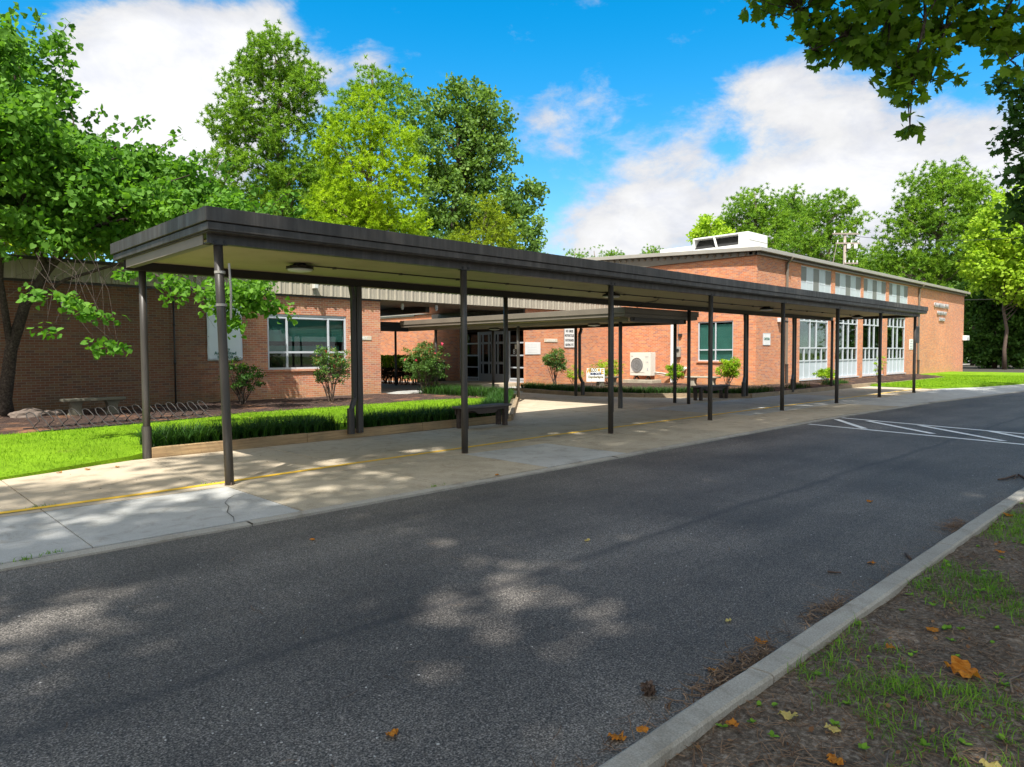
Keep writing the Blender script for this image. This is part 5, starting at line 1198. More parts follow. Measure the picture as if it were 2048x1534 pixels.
P = np.concatenate([np.array([[a, b, 0.]])+rg.normal(size=(160, 3))*np.array([.16, .045, 0]) for a, b in ((3.35, 1.68), (3.0, 1.66), (4.3, 1.67), (7.2, 1.7))]); 
litter('gutter_litter', 'heaps of brown needles caught in the gutter', 'pine needles', P, .08, .006, 'needle_br', lambda P: rg.uniform(-.028, .0, len(P)))

# ================================================================== TREES
# leaning redbud in front of the wing
T_ = thing('redbud_tree', 'leaning dark trunked tree with heart shaped leaves spreading over the brown wing', 'tree', (2.95, 20.4, .1))
rg2 = np.random.default_rng(77)
blobs = px_blobs([(20, 130, 85, -1), (70, 220, 85, -.5), (170, 320, 85, 0), (60, 340, 110, .5), (290, 340, 72, 0), (375, 375, 62, -1), (200, 420, 75, .5), (320, 440, 68, -.5), (460, 408, 50, -1.5), (430, 450, 60, -1), (550, 425, 42, -2), (80, 430, 70, 1), (-60, 300, 140, 0), (-80, 120, 120, 0), (105, 85, 26, -1), (500, 470, 55, -1), (-150, 400, 150, -1), (400, 330, 28, -1.2), (240, 275, 30, -.6), (350, 400, 60, 1.2), (440, 440, 50, 1.0), (250, 470, 60, .6)], 20.7)
blobs += px_blobs([(30, 250, 110, 0), (120, 380, 90, 0), (220, 370, 80, 0), (330, 420, 70, 0), (60, 470, 70, 0), (-100, 250, 140, 0), (150, 300, 70, 0), (450, 430, 48, 0), (20, 100, 60, 0)], 17.9)
blobs += px_blobs([(60, 470, 50, 0), (150, 475, 45, 0), (240, 480, 45, 0), (330, 485, 40, 0), (-40, 460, 80, 0)], 18.8)
blobs += px_blobs([(190, 300, 45, 0), (250, 310, 40, 0), (130, 260, 40, 0), (340, 350, 45, 0)], 20.0)
blobs += [(1.0, 19.3, 7.0, 2.2, 1.4, 1.8), (3.5, 19.6, 6.6, 2.2, 1.3, 1.6), (5.6, 19.8, 5.9, 2.0, 1.2, 1.2), (7.4, 20.0, 5.4, 1.2, 1.0, .9), (-1.5, 19, 7, 2.4, 1.6, 2.4)]
c, d = clumps(blobs, 2300, rg2, .1)
cx_, cy2_, cz2_ = project(c); OL = np.interp(cx_, [-400, -200, 0, 60, 100, 130, 135, 230, 300, 390, 450, 480, 560, 620, 640], [-300, -80, 30, 60, 30, 70, 235, 285, 270, 330, 360, 385, 402, 432, 700])+14; keep_ = (cy2_ > OL+rg2.normal(size=len(c))*9) & ~((rg2.uniform(size=len(c)) < .6) & (np.sin(c[:, 0]*3.1+c[:, 2]*2.3)*np.cos(c[:, 1]*2.7-c[:, 2]*3.3) > .15)) & ~((c[:, 1] > 21.0) & (c[:, 2] < 4.5)) & ~((cx_ > -50) & (cx_ < 2048) & (cy2_ > 500+rg2.normal(size=len(c))*14)); c, d = c[keep_], d[keep_]
mbt = MB()
def pl(lst): return [tuple(at(px, py, dd)) for px, py, dd in lst]
trunk_pts = [(2.95, 20.4, .05), (2.93, 20.35, .5)]+pl([(22, 700, 20.2), (50, 610, 20.0), (95, 540, 19.8), (128, 500, 19.6)]); mbt.tube(trunk_pts, [.20, .15, .13, .115, .10, .085], 12)
for L_, r_ in (([(128, 500, 19.6), (200, 452, 19.3), (300, 430, 18.8), (420, 420, 18.0), (540, 430, 17.2)], .09), ([(95, 540, 19.8), (60, 470, 19.5), (40, 330, 19), (30, 150, 18.5)], .09), ([(128, 500, 19.6), (120, 430, 19.3), (160, 340, 19.), (240, 290, 18.8)], .08),
               ([(22, 700, 20.2), (0, 560, 19.8), (5, 470, 19.6), (-40, 330, 19.2)], .085), ([(50, 610, 20), (130, 560, 19.0), (260, 520, 18), (330, 560, 17.), (430, 590, 15.6)], .045), ([(40, 330, 19), (-60, 250, 19), (-150, 200, 19)], .06), ([(200, 452, 19.3), (290, 380, 19), (380, 350, 18.4)], .05)):
    P = pl(L_); mbt.tube(P, [r_*(1-.75*i/(len(P)-1)) for i in range(len(P))], 8, False)
hub = np.array(pl([(128, 500, 19.6), (300, 430, 18.8), (40, 330, 19), (160, 340, 19), (420, 420, 18), (0, 470, 19.6)]))
for q in c[rg2.choice(len(c), 150, replace=False)]:
    h_ = hub[np.argmin(np.linalg.norm(hub-q, axis=1))]; mbt.tube([tuple(h_), tuple(h_*.5+q*.5+rg2.normal(size=3)*.15+np.array([0, 0, .15])), tuple(q)], [.022, .014, .005], 5, False)
low = px_blobs([(190, 640, 20), (150, 620, 18), (100, 655, 18), (235, 690, 16), (200, 690, 18), (130, 590, 18), (70, 590, 18), (230, 640, 14), (255, 545, 16)], 13.2)+px_blobs([(430, 590, 42), (500, 595, 42), (355, 575, 28), (470, 640, 26), (540, 610, 24), (575, 640, 14), (300, 560, 18), (520, 570, 30)], 15.0)
cl, dl = clumps(low[:9], 44, rg2, .1); cl2, dl2 = clumps(low[9:], 75, rg2, .1)
for cc, ax_, n_ in ((cl, (60, 260), 16), (cl2, (260, 560), 22)):
    for q in cc[:n_]:
        anc = at(rg2.uniform(*ax_), rg2.uniform(500, 545), 16.5)
        mbt.tube([tuple(anc), tuple(anc*.5+q*.5+np.array([0, 0, .18])+rg2.normal(size=3)*.1), tuple(q)], [.006, .004, .002], 4, False)
for k_ in range(22):  # bare hanging twigs
    a_ = at(rg2.uniform(0, 420), rg2.uniform(490, 560), 18); b_ = a_+np.array([rg2.normal()*.5, rg2.normal()*.3, -rg2.uniform(.4, 1.3)]); mbt.tube([tuple(a_), tuple((a_+b_)/2+rg2.normal(size=3)*.12), tuple(b_)], [.006, .004, .002], 4, False)
# long leafy shoots standing out of the crown's upper edge
SP = []
for px, py, dx_, dy_ in ((120, 75, 30, -45), (70, 60, 20, -50), (215, 265, 40, -30), (270, 255, 45, -35), (330, 290, 50, -30), (370, 320, 55, -25), (430, 345, 30, -45), (450, 365, 25, -55), (500, 385, 40, -20), (560, 400, 35, -20), (150, 190, 20, -15), (130, 130, 15, -12), (590, 425, 30, -12), (20, 40, 25, -40), (180, 240, 30, -25), (400, 330, 30, -30)):
    dd_ = 19.5+rg2.uniform(-1, 1); a_ = at(px-dx_*.4, py-dy_*.5, dd_); b_ = at(px+dx_*.7, py+dy_*.7, dd_); mbt.tube([tuple(a_), tuple((a_+b_)/2+np.array([0, 0, .08])), tuple(b_)], [.012, .008, .003], 4, False)
    u_ = rg2.uniform(0, 1, 26)[:, None]; SP.append(a_*(1-u_)+b_*u_+rg2.normal(size=(26, 3))*.07)
spray_ = leaves(np.concatenate(SP), .115, 'heart', .5, .7, rng=rg2)
mbt.build('trunk', MT['bark'], T_, smooth=True)
parts = [foliage(c, d, 40, .37, .112, 'heart', rg2, .6, .6, .62), spray_, foliage(cl, dl, 8, .2, .088, 'heart', rg2, .8, .4, .6), foliage(cl2, dl2, 17, .28, .095, 'heart', rg2, .7, .5, .7)]
v, f, tt = merge(parts); npmesh('crown', v, f, MT['redbud'], T_, tt)

def bgtree(name, label, D, trunk_px, top_px, blobs, n, per, R, size, kind, mat, seed, bark='bark_l', r0=.28, **kw):
    b = at(trunk_px, 700, D); tp = at(trunk_px+(kw.pop('dx', 0)), top_px, D); return tree(name, label, 'tree', (b[0], b[1], -.1), tuple(tp), px_blobs(blobs, D), n, per, R, size, kind, mat, bark, r0, seed, 'trees standing behind the school', **kw)
bgtree('pine_tree', 'tall mid green pine with tufted rounded top behind the wing', 45, 588, 130, [(545, 120, 62), (505, 190, 62), (590, 180, 52), (470, 250, 48), (570, 270, 62), (640, 150, 22), (510, 350, 60), (640, 250, 30), (600, 370, 60), (450, 320, 38), (630, 330, 38), (550, 430, 60), (450, 400, 30)], 330, (6, 17), .42, .42, 'needle', 'pine', 101, nl=46, shell=.5, k=.4) if False else None
tree('pine_tree', 'tall mid green pine with tufted rounded top behind the wing', 'tree', (*at(590, 700, 45)[:2], -.1), tuple(at(560, 120, 45)), px_blobs([(545, 120, 60), (505, 190, 62), (590, 180, 52), (468, 250, 48), (570, 270, 60), (642, 150, 20), (510, 350, 58), (645, 250, 30), (600, 370, 55), (448, 320, 36), (630, 330, 38), (550, 430, 60), (450, 400, 30)], 45), 540, (7, 17), .38, .38, 'needle', 'pine', 'bark_l', .3, 101, 'trees standing behind the school', nl=50, shell=.55)
tree('yellow_pine_tree', 'bright yellow green bushy pine in the middle of the tree group', 'tree', (*at(745, 700, 42)[:2], -.1), tuple(at(740, 200, 42)), px_blobs([(740, 225, 50), (700, 290, 60), (785, 290, 55), (735, 370, 80), (690, 440, 75), (800, 430, 55), (655, 380, 35), (815, 350, 38), (740, 470, 70), (660, 470, 40)], 42), 540, (6, 16), .38, .36, 'needle', 'pine_y', 'bark_l', .26, 102, 'trees standing behind the school', nl=50, shell=.5)
tree('gray_pine_tree', 'dull green pine top rising behind the yellow green pine', 'tree', (*at(745, 700, 55)[:2], -.1), tuple(at(745, 130, 55)), px_blobs([(745, 165, 42), (710, 190, 40), (795, 200, 45), (680, 250, 40), (650, 340, 40), (640, 440, 60), (790, 260, 50)], 55), 210, (6, 14), .5, .45, 'needle', 'pine', 'bark_l', .3, 103, 'trees standing behind the school', nl=26, shell=.4)
tree('oak_tree', 'broad gray green oak at the right of the tree group', 'tree', (*at(905, 700, 49)[:2], -.1), tuple(at(915, 230, 49)), px_blobs([(850, 215, 52), (935, 215, 62), (985, 240, 40), (890, 300, 85), (975, 320, 62), (900, 400, 85), (990, 410, 65), (1045, 400, 40), (1075, 375, 18), (1030, 470, 55), (880, 470, 70), (1065, 450, 25)], 49), 620, 46, .62, .24, 'oval', 'oak', 'bark', .4, 104, 'trees standing behind the school', nl=60, shell=.45)
tree('cypress_tree', 'small olive green cypress in front of the broad oak', 'tree', (*at(975, 700, 40)[:2], -.1), tuple(at(972, 420, 40)), px_blobs([(970, 420, 30), (985, 460, 42), (940, 490, 45), (1010, 500, 40), (900, 500, 30)], 40), 190, (5, 14), .3, .26, 'needle', 'olive', 'bark_l', .18, 105, 'trees standing behind the school', nl=20, shell=.3)
tree('distant_tree', 'pale hazy tree seen low behind the leaning redbud at far left', 'tree', (*at(110, 700, 60)[:2], -.1), tuple(at(110, 440, 60)), px_blobs([(30, 460, 60), (120, 450, 70), (200, 480, 50), (280, 490, 50), (370, 490, 60)], 60), 260, 34, .9, .38, 'oval', 'olive', 'bark_l', .3, 106, 'trees standing behind the school', nl=20)
for i, (px, top, r, lb) in enumerate(((1150, 500, 26, 'first small treetop above the long canopy, leftmost of three'), (1188, 498, 30, 'second small treetop above the long canopy'), (1228, 502, 20, 'third small treetop above the long canopy'), (1307, 494, 22, 'lone small treetop left of the rooftop unit'), (1068, 492, 18, 'tiny treetop at the foot of the broad oak'))):
    tree('distant_pine', lb, 'tree', (*at(px, 700, 105)[:2], -.1), tuple(at(px, top+4, 105)), px_blobs([(px, top+r*.7, r*.8), (px-8, top+r*1.5, r), (px+8, top+r*1.8, r)], 105), 70, (5, 12), .55, .5, 'needle', 'pine', 'bark_l', .25, 120+i, 'distant treetops', nl=8)
tree('broad_green_tree', 'mid green broad tree filling in behind the two tallest pines', 'tree', (*at(640, 700, 54)[:2], -.1), tuple(at(640, 330, 54)), px_blobs([(600, 420, 60), (650, 370, 50), (560, 460, 60), (700, 440, 60), (480, 460, 60), (640, 470, 70), (520, 400, 40), (780, 480, 60)], 54), 420, 34, .8, .3, 'oval', 'oak', 'bark', .35, 109, 'trees standing behind the school', nl=24)
# right hand group behind the hall
tree('pine_tree', 'tall full pine just right of the rooftop unit', 'tree', (*at(1510, 700, 86)[:2], -.1), tuple(at(1508, 385, 86)), px_blobs([(1508, 405, 34), (1480, 430, 36), (1540, 425, 34), (1455, 460, 32), (1530, 470, 50), (1490, 490, 45), (1560, 450, 22)], 86), 330, (6, 14), .6, .55, 'needle', 'pine', 'bark_l', .35, 131, 'pines behind the hall', nl=36)
tree('leafy_tree', 'smaller pale green tree behind the left end of the rooftop unit', 'tree', (*at(1425, 700, 84)[:2], -.1), tuple(at(1422, 450, 84)), px_blobs([(1420, 455, 26), (1405, 475, 22), (1440, 485, 30)], 84), 130, 30, .7, .34, 'oval', 'lime', 'bark_l', .3, 132, 'pines behind the hall', nl=12)
tree('pine_tree', 'darker narrow pine top between the two full pines', 'tree', (*at(1590, 700, 95)[:2], -.1), tuple(at(1590, 388, 95)), px_blobs([(1588, 400, 24), (1575, 420, 20), (1608, 415, 18), (1590, 450, 36)], 95), 150, (6, 14), .55, .5, 'needle', 'pine', 'bark_l', .3, 133, 'pines behind the hall', nl=26, shell=.6)
tree('pine_tree', 'flat topped open pine left of the utility pole', 'tree', (*at(1650, 700, 83)[:2], -.1), tuple(at(1655, 410, 83)), px_blobs([(1668, 415, 34), (1705, 430, 26), (1640, 425, 26), (1625, 465, 40), (1690, 470, 30), (1660, 500, 45), (1590, 490, 40), (1610, 520, 40), (1700, 520, 30)], 83), 330, (6, 14), .55, .52, 'needle', 'pine', 'bark_l', .32, 134, 'pines behind the hall', nl=44, shell=.6)
tree('pine_tree', 'largest pine, broad and domed, right of the utility pole', 'tree', (*at(1880, 700, 84)[:2], -.1), tuple(at(1885, 340, 84)), px_blobs([(1888, 350, 42), (1850, 375, 42), (1930, 370, 45), (1890, 410, 70), (1820, 430, 45), (1965, 410, 45), (1830, 490, 60), (1900, 490, 80), (1770, 500, 38), (1960, 490, 50), (1760, 545, 40), (1830, 560, 60), (1900, 570, 60), (1740, 570, 35)], 84), 760, (6, 14), .62, .56, 'needle', 'pine', 'bark_l', .45, 135, 'pines behind the hall', nl=70, shell=.5)
tree('lime_green_tree', 'bright lime green tree at the right border beyond the hall corner', 'tree', (*at(2010, 700, 72)[:2], -.1), tuple(at(2010, 400, 72)), px_blobs([(2020, 420, 48), (1985, 470, 45), (2050, 480, 60), (1990, 530, 55), (2050, 560, 60), (1965, 560, 30), (2110, 500, 80)], 72), 480, 40, .75, .30, 'oval', 'lime', 'rust', .16, 136, 'trees at the right border', nl=40)
tree('dark_green_tree', 'dark green low branched tree beside the far pavement', 'tree', (*at(1990, 700, 76)[:2], -.1), tuple(at(1990, 570, 76)), px_blobs([(1975, 610, 45), (2040, 620, 55), (1955, 650, 30), (2010, 670, 45), (2060, 680, 50), (2110, 620, 70), (1935, 600, 30), (1985, 700, 40), (2040, 705, 45), (1940, 690, 22)], 76), 520, 40, .7, .30, 'oval', 'darkleaf', 'rust', .18, 137, 'trees at the right border', nl=30)
tree('dark_green_tree', 'shadowed tree filling the gap behind the utility pole', 'tree', (*at(1740, 700, 100)[:2], -.1), tuple(at(1740, 520, 100)), px_blobs([(1740, 540, 40), (1780, 560, 45), (1700, 560, 40), (1820, 590, 50), (1880, 610, 50)], 100), 260, 34, 1.0, .42, 'oval', 'oak', 'bark', .35, 138, 'trees at the right border', nl=14)
# far wood closing the view at the right, and tree line round the site
def wood(label, pts, seed, n, zlo, zhi, mat='darkleaf'):
    r_ = np.random.default_rng(seed); P = []
    for (x0, y0), (x1, y1) in zip(pts, pts[1:]):
        m_ = n; u = r_.uniform(0, 1, m_); P.append(np.stack([x0+(x1-x0)*u+r_.normal(size=m_)*2.5, y0+(y1-y0)*u+r_.normal(size=m_)*2.5, zlo+(zhi-zlo)*r_.uniform(0, 1, m_)**.8+np.sin(u*23+seed)*1.2], 1))
    c_ = np.concatenate(P); v, f, tt = foliage(c_, c_*0, 22, 1.2, .6, 'diamond', r_, .5); tag(npmesh('far_wood', v, f, MT[mat], None, tt), label, 'woodland', None, 'stuff')
wood('dark mass of woodland beyond the far pavement at right', [(112, -12), (108, 10), (104, 32), (96, 50)], 5, 1500, -.2, 13)
wood('low far woodland behind the roofs', [(96, 50), (80, 75), (45, 92), (5, 88), (-25, 70)], 6, 520, -.5, 6.5, 'oak')
mb = MB(); r_ = np.random.default_rng(9)
for k_ in range(26):
    t_ = r_.uniform(0, 1); q = at(1935+t_*160, 700, r_.uniform(88, 100)); h_ = r_.uniform(7, 11); o = MB(); o.tube([(q[0], q[1], -.1), (q[0]+r_.normal()*.3, q[1]+r_.normal()*.3, h_*.5), (q[0]+r_.normal()*.5, q[1]+r_.normal()*.5, h_)], [.2, .16, .08], 7)
    tag(o.build('tree_trunk', MT['bark'], smooth=True), 'dark bare trunk in the shade of the far wood at right', 'tree trunk', 'bare trunks in the far wood')
# overhanging branches of the road side trees (their trunks stand right of and behind the camera)
GAPS = [(*gz(1105, 1140, 0), .62), (*gz(960, 1195, 0), .72), (*gz(1060, 1215, 0), .6), (*gz(830, 1060, 0), .7), (*gz(190, 1185, 0), .75), (*gz(60, 1235, 0), .6), (*gz(1420, 960, 0), .7), (*gz(720, 1200, 0), .5), (*gz(1010, 1440, 0), .4), (*gz(640, 990, 0), .5)]
def verge_tree(label, x, y, H, blobs, n, per, R, size, kind, mat, seed, extra=None, r0=.3, cull=90, twigs=None):
    up_ = 6.5; n = int(n*1.18); blobs = [(a-.52*up_, b-.4*up_+.9, c_+up_, e*1.1, f_*1.12, g__) for a, b, c_, e, f_, g__ in blobs]; H += up_; y -= 1.5
    r_ = np.random.default_rng(seed); t = thing('roadside_tree', label, 'tree', (x, y, 0), 'tall trees along the near verge')
    c, d = clumps(blobs, n, r_, .25); keep = ~in_frame(c, cull)
    # gaps in the crowns that let soft patches of sun through to the road
    for gx, gy, gr in GAPS: keep &= ~((r_.uniform(size=len(c)) < .93) & (np.hypot(c[:, 0]+.52*c[:, 2]-gx, (c[:, 1]+.40*c[:, 2]-gy)) < gr*.88))
    c, d = c[keep], d[keep]; mb = MB()
    limbs(mb, (x, y, -.1), (x+r_.normal()*.3, y+.3, H*.85), r0, c[r_.choice(len(c), min(34, len(c)), replace=False)], r_)
    parts = [foliage(c, d, per, R, size*1.55, 'diamond', r_, .8, .2)]
    if extra:
        ec, ed, eper, eR, esz, twl = extra
        for pts_, rr_ in twl: mb.tube([tuple(p) for p in pts_], [rr_*(1-.75*i/(len(pts_)-1)) for i in range(len(pts_))], 6, False)
        hubs = np.array([p for pts_, rr_ in twl for p in pts_[1:]])
        for q in ec:
            h_ = hubs[np.argmin(np.linalg.norm(hubs-q, axis=1))]; mb.tube([tuple(h_), tuple((h_+q)/2+r_.normal(size=3)*.04), tuple(q)], [.008, .006, .002], 4, False)
        parts.append(foliage(ec, ed, eper, eR, esz, kind, r_, .55, .9, .8))
    mb.build('trunk', MT['bark'], t, smooth=True)
    v, f, tt = merge(parts); npmesh('crown', v, f, MT[mat], t, tt)
re = np.random.default_rng(66)
tb = px_blobs([(1640, 40, 55, 0), (1720, 60, 60, 0), (1625, 95, 30, 0), (1800, 60, 60, .3), (1745, 100, 35, 0), (1800, 150, 45, 0), (1850, 130, 45, 0), (1900, 60, 60, .5), (1815, 215, 32, -.2), (1835, 255, 20, -.2), (1870, 190, 25, 0), (1960, 50, 55, .5), (1980, 100, 40, .6), (2030, 60, 60, .8), (1910, 150, 20, .2), (1570, -40, 90, 0), (1750, -80, 110, 0), (1950, -80, 110, .5), (2030, 130, 30, .8)], 9.3)
ec, ed = clumps(tb, 300, re, .1)
def A(px, py, d): return at(px, py, d)
tw = [([A(1900, -420, 9.6), A(1850, -150, 9.4), A(1780, 30, 9.3), A(1690, 70, 9.2), (A(1625, 100, 9.2))], .03), ([A(1850, -150, 9.4), A(1850, 40, 9.3), A(1825, 150, 9.2), A(1820, 250, 9.1)], .022), ([A(2000, -400, 10), A(1960, -100, 9.8), A(1890, 60, 9.6), A(1860, 160, 9.4)], .022), ([A(2100, -300, 10.2), A(2060, -60, 10), A(1990, 60, 9.9), A(2020, 120, 10)], .02), ([A(1850, -150, 9.4), A(1700, -60, 9.3), A(1600, 20, 9.2)], .02)]
tw = [([np.array([9.6, -3.0, 5.6]), np.array([9.3, -.6, 6.6]), tw[0][0][0]], .07)]+tw
verge_tree('tall road side tree whose lobed leaves hang into the upper right', 9.6, -3.2, 15, [(9, -3, 10, 4, 3.5, 3), (6, -1.5, 11.5, 3.5, 3, 2.5), (12, -1.5, 11, 3.5, 3, 2.5), (8, 1.5, 12.5, 3.5, 3, 2.0), (12.5, 1, 12.5, 3, 2.6, 1.8), (8.5, -.5, 14, 4.5, 3.4, 2)], 420, 40, .8, .2, 'lobed', 'tulip', 201, (ec, ed, 11, .20, .11, tw))
mb2 = px_blobs([(2010, 160, 24, 0), (2040, 190, 30, 0), (2030, 290, 26, 0), (2050, 350, 34, 0), (2015, 270, 14, 0), (2060, 240, 30, 0), (2045, 420, 26, 0), (2040, 480, 20, 0), (2075, 400, 40, 0)], 18.5)
mc, md_ = clumps(mb2, 52, re, .1)
tw2 = [([A(2250, 100, 19), A(2140, 180, 18.8), A(2060, 170, 18.6), A(2010, 165, 18.5)], .03), ([A(2250, 100, 19), A(2150, 300, 18.8), A(2070, 330, 18.5), A(2025, 280, 18.5)], .03), ([A(2150, 300, 18.8), A(2090, 400, 18.5), A(2045, 450, 18.4)], .02)]
verge_tree('dark maple at the road side reaching in at the right border', 21, -.8, 15, [(20, -1.6, 11, 4, 2.6, 3), (17, -1, 12.5, 3.5, 2.5, 2.2), (23, -.5, 12, 3.5, 2.8, 2.6), (19, 1, 14.5, 4.5, 2.4, 2)], 300, 40, .8, .2, 'lobed', 'darkleaf', 202, (mc, md_, 20, .30, .12, tw2))
verge_tree('tall shade tree behind the camera, nearest the corner post', -2.5, -4.0, 15, [(-3, -3.5, 10, 4.2, 3.5, 3), (-5.5, -1, 11.5, 3.6, 3, 2.4), (0, -1.5, 11.5, 3.6, 3, 2.2), (-3, 1.5, 12.8, 4, 2.8, 1.8), (1.5, 1.5, 12.8, 3, 2.8, 1.6), (-1, -3, 14, 4, 3, 1.8)], 520, 40, .8, .2, 'oval', 'tulip', 203)
verge_tree('tall shade tree behind the camera, second along the verge', 3.6, -4.4, 15.5, [(3.5, -3.8, 10.5, 4, 3.2, 3), (2, -1, 12, 3.6, 3, 2.2), (6, -1, 12, 3.4, 3, 2.2), (4.5, 1.8, 13.2, 3.8, 2.8, 1.7), (4, -2.5, 14.5, 4, 3, 1.6)], 370, 40, .8, .2, 'oval', 'tulip', 204)
verge_tree('tall shade tree on the verge right of the view, farther along', 15.2, -4.2, 15, [(15, -3.4, 10.5, 4, 3.2, 3), (14, -.8, 12, 3.6, 3, 2.2), (17.5, -1.4, 12.5, 3.4, 2.6, 2.2), (15.5, 1.4, 14, 3.6, 2.6, 1.7)], 340, 40, .8, .2, 'oval', 'tulip', 205)
verge_tree('shade tree on the verge far to the right of the view', 28, -3.4, 14, [(28, -2.6, 10, 4.2, 3, 3), (26, -.5, 11.5, 3.6, 2.6, 2.2), (31, -.8, 11.5, 3.6, 2.8, 2.2), (34, -1.5, 10.5, 3.6, 2.8, 2.4)], 300, 40, .8, .2, 'oval', 'tulip', 206)

# ================================================================== LIGHT AND SKY
tr = Vector((.52, .40, -1)).normalized()
sd = bpy.data.lights.new('sun', 'SUN'); sd.energy = 4.6; sd.angle = D2R(.53); sd.color = (1, .955, .88); so = bpy.data.objects.new('sun', sd); col.objects.link(so)
so.rotation_euler = tr.to_track_quat('-Z', 'Y').to_euler()
el = math.asin(-tr.z); azs = math.atan2(-tr.x, -tr.y)   # clockwise from +Y
wd = bpy.data.worlds.new('World'); sc.world = wd; wd.use_nodes = True; t = wd.node_tree; t.nodes.clear()
out = t.nodes.new('ShaderNodeOutputWorld'); bg = t.nodes.new('ShaderNodeBackground'); t.links.new(bg.outputs[0], out.inputs[0])
sky = t.nodes.new('ShaderNodeTexSky'); sky.sky_type = 'NISHITA'; sky.sun_disc = False; sky.sun_elevation = el; sky.sun_rotation = azs; sky.air_density = 1.0; sky.dust_density = .3; sky.ozone_density = 2.0
tc = t.nodes.new('ShaderNodeTexCoord'); nrm = t.nodes.new('ShaderNodeVectorMath'); nrm.operation = 'NORMALIZE'; t.links.new(tc.outputs['Generated'], nrm.inputs[0]); Dn = nrm.outputs[0]
# deep blue overhead, paler towards the horizon
sz = node(t, 'ShaderNodeSeparateXYZ'); t.links.new(Dn, sz.inputs[0]); hz = t.nodes.new('ShaderNodeMapRange'); hz.interpolation_type = 'SMOOTHSTEP'; t.links.new(sz.outputs[2], hz.inputs[0]); hz.inputs[1].default_value = .46; hz.inputs[2].default_value = .0
skc = mixc(t, 1., sky.outputs[0], mixc(t, hz.outputs[0], (.015, .74, 1.0), (.60, .78, .88)), 'MULTIPLY')
mp = node(t, 'ShaderNodeMapping'); mp.inputs['Scale'].default_value = (1, 1, 1.9); t.links.new(Dn, mp.inputs[0])
n1 = noise(t, 6.5, 10, .62, mp.outputs[0], .3); n2 = noise(t, 17, 8, .65, mp.outputs[0], .3)
den = mth(t, 'ADD', mth(t, 'MULTIPLY', mth(t, 'SUBTRACT', n1.outputs[0], .5), 2.2), mth(t, 'MULTIPLY', mth(t, 'SUBTRACT', n2.outputs[0], .5), 1.1))
def blob(px, py, rad, w):
    global den
    d = CF*FPX+CR*(px-1024)-CU*(py-767); d = d/np.linalg.norm(d); vm = t.nodes.new('ShaderNodeVectorMath'); vm.operation = 'DISTANCE'; t.links.new(Dn, vm.inputs[0]); vm.inputs[1].default_value = tuple(d)
    mr = t.nodes.new('ShaderNodeMapRange'); mr.interpolation_type = 'SMOOTHSTEP'; t.links.new(vm.outputs['Value'], mr.inputs[0]); mr.inputs[1].default_value = 0; mr.inputs[2].default_value = rad; mr.inputs[3].default_value = w; mr.inputs[4].default_value = 0
    den = mth(t, 'ADD', den, mr.outputs[0])
for b in ((1250, 430, .13, .7), (1400, 405, .13, .8), (1560, 395, .12, .9), (1720, 365, .12, .9), (1880, 340, .13, .8), (2030, 320, .14, .6), (1640, 470, .18, .8), (1300, 480, .15, .7), (1150, 480, .1, .6), (1900, 450, .2, .6),
          (1480, 200, .07, .75), (1580, 190, .08, .95), (1680, 210, .07, .75), (1740, 195, .05, .5), (1080, 235, .08, .42), (1180, 225, .09, .5), (1300, 250, .09, .5), (1400, 275, .07, .4), (1100, 300, .07, .42),
          (250, 130, .10, .9), (350, 105, .10, .9), (430, 150, .10, .9), (200, 205, .12, .9), (330, 220, .16, .8), (500, 65, .07, .7), (545, 20, .06, .6), (560, 150, .1, .7), (640, 130, .07, .5), (730, 115, .05, .55), (765, 145, .05, .45), (450, 280, .16, .7), (300, 330, .2, .6), (600, 250, .12, .4), (1590, 285, .05, -.2), (1460, 290, .04, -.4)): blob(*b)
den = mth(t, 'ADD', den, -.30)
def fill_cloud(v_, rad, w):
    global den
    vm = t.nodes.new('ShaderNodeVectorMath'); vm.operation = 'DISTANCE'; t.links.new(Dn, vm.inputs[0]); vm.inputs[1].default_value = tuple(Vector(v_).normalized())
    mr = t.nodes.new('ShaderNodeMapRange'); mr.interpolation_type = 'SMOOTHSTEP'; t.links.new(vm.outputs['Value'], mr.inputs[0]); mr.inputs[1].default_value = 0; mr.inputs[2].default_value = rad; mr.inputs[3].default_value = w; mr.inputs[4].default_value = 0
    den = mth(t, 'ADD', den, mr.outputs[0])
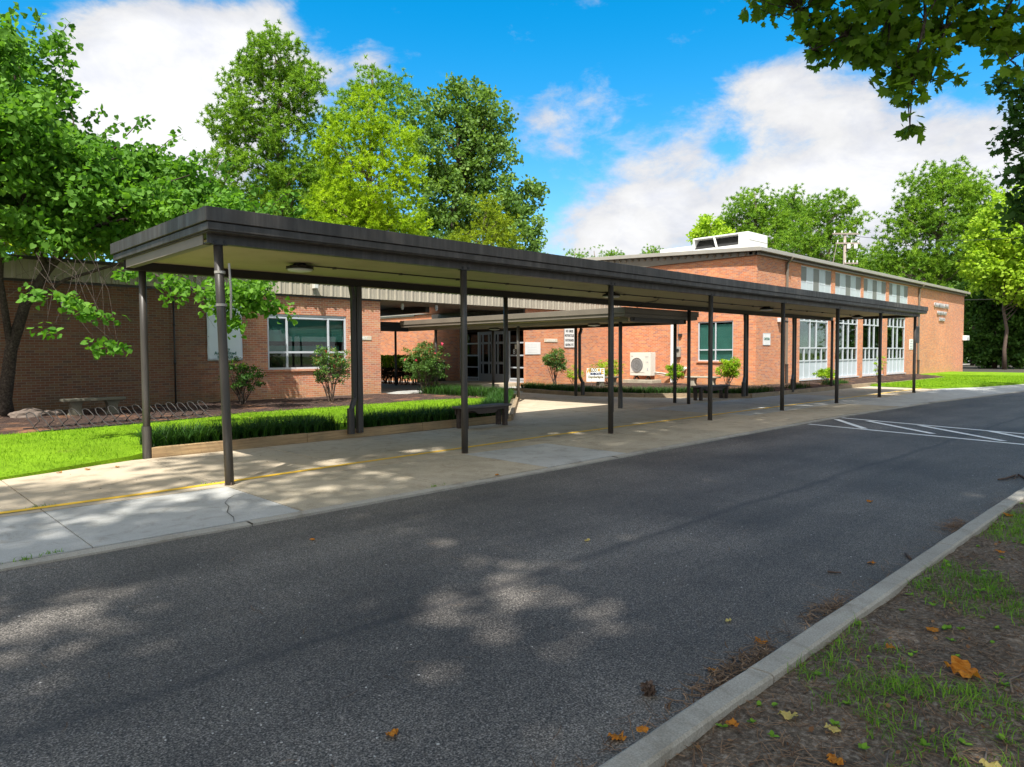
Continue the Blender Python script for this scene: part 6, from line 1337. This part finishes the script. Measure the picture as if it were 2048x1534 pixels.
for v_, r_, w_ in (((-.3, -.3, 1), 1.05, 2.0), ((-1, -.8, .45), 1.0, 1.6), ((1, -1, .4), .9, 1.5), ((-1, .6, .4), .8, 1.4)): fill_cloud(v_, r_, w_)  # cloud cover added outside the view as neutral fill for shaded areas
mr = t.nodes.new('ShaderNodeMapRange'); mr.interpolation_type = 'SMOOTHSTEP'; t.links.new(den, mr.inputs[0]); mr.inputs[1].default_value = -.05; mr.inputs[2].default_value = .78
nsh = noise(t, 8, 7, .62, mp.outputs[0], .3); shr = ramp(t, nsh.outputs[0], [(.36, (.80, .83, .92)), (.56, (.98, .985, 1.0))])
mrd = t.nodes.new('ShaderNodeMapRange'); t.links.new(den, mrd.inputs[0]); mrd.inputs[1].default_value = .3; mrd.inputs[2].default_value = 1.5; mrd.inputs[3].default_value = .80; mrd.inputs[4].default_value = 1.06
cc = mixc(t, 1., shr.outputs[0], mrd.outputs[0], 'MULTIPLY')
# unseen clouds near the sun, brightened and warmed as added fill for the shade
vm = t.nodes.new('ShaderNodeVectorMath'); vm.operation = 'DISTANCE'; t.links.new(Dn, vm.inputs[0]); vm.inputs[1].default_value = tuple(-tr)
ms = t.nodes.new('ShaderNodeMapRange'); ms.interpolation_type = 'SMOOTHSTEP'; t.links.new(vm.outputs['Value'], ms.inputs[0]); ms.inputs[2].default_value = 1.15; ms.inputs[3].default_value = 1.; ms.inputs[4].default_value = 0.
cc = mixc(t, 1., cc, mixc(t, ms.outputs[0], (1, 1, 1), (2.5, 2.3, 2.0)), 'MULTIPLY')
SKY = .13
cls = mixc(t, 1., cc, (CLOUD, CLOUD, CLOUD) if False else (4.1, 4.1, 4.1), 'MULTIPLY')
fin = mixc(t, mr.outputs[0], skc, cls); t.links.new(fin, bg.inputs[0]); bg.inputs[1].default_value = SKY
vs = sc.view_settings; vs.view_transform = 'Standard'; vs.look = 'None'; vs.gamma = 1; vs.exposure = .9; vs.use_curve_mapping = False
sc.cycles.max_bounces = 5; sc.cycles.diffuse_bounces = 2; sc.cycles.glossy_bounces = 3; sc.cycles.transparent_max_bounces = 12; sc.cycles.transmission_bounces = 3
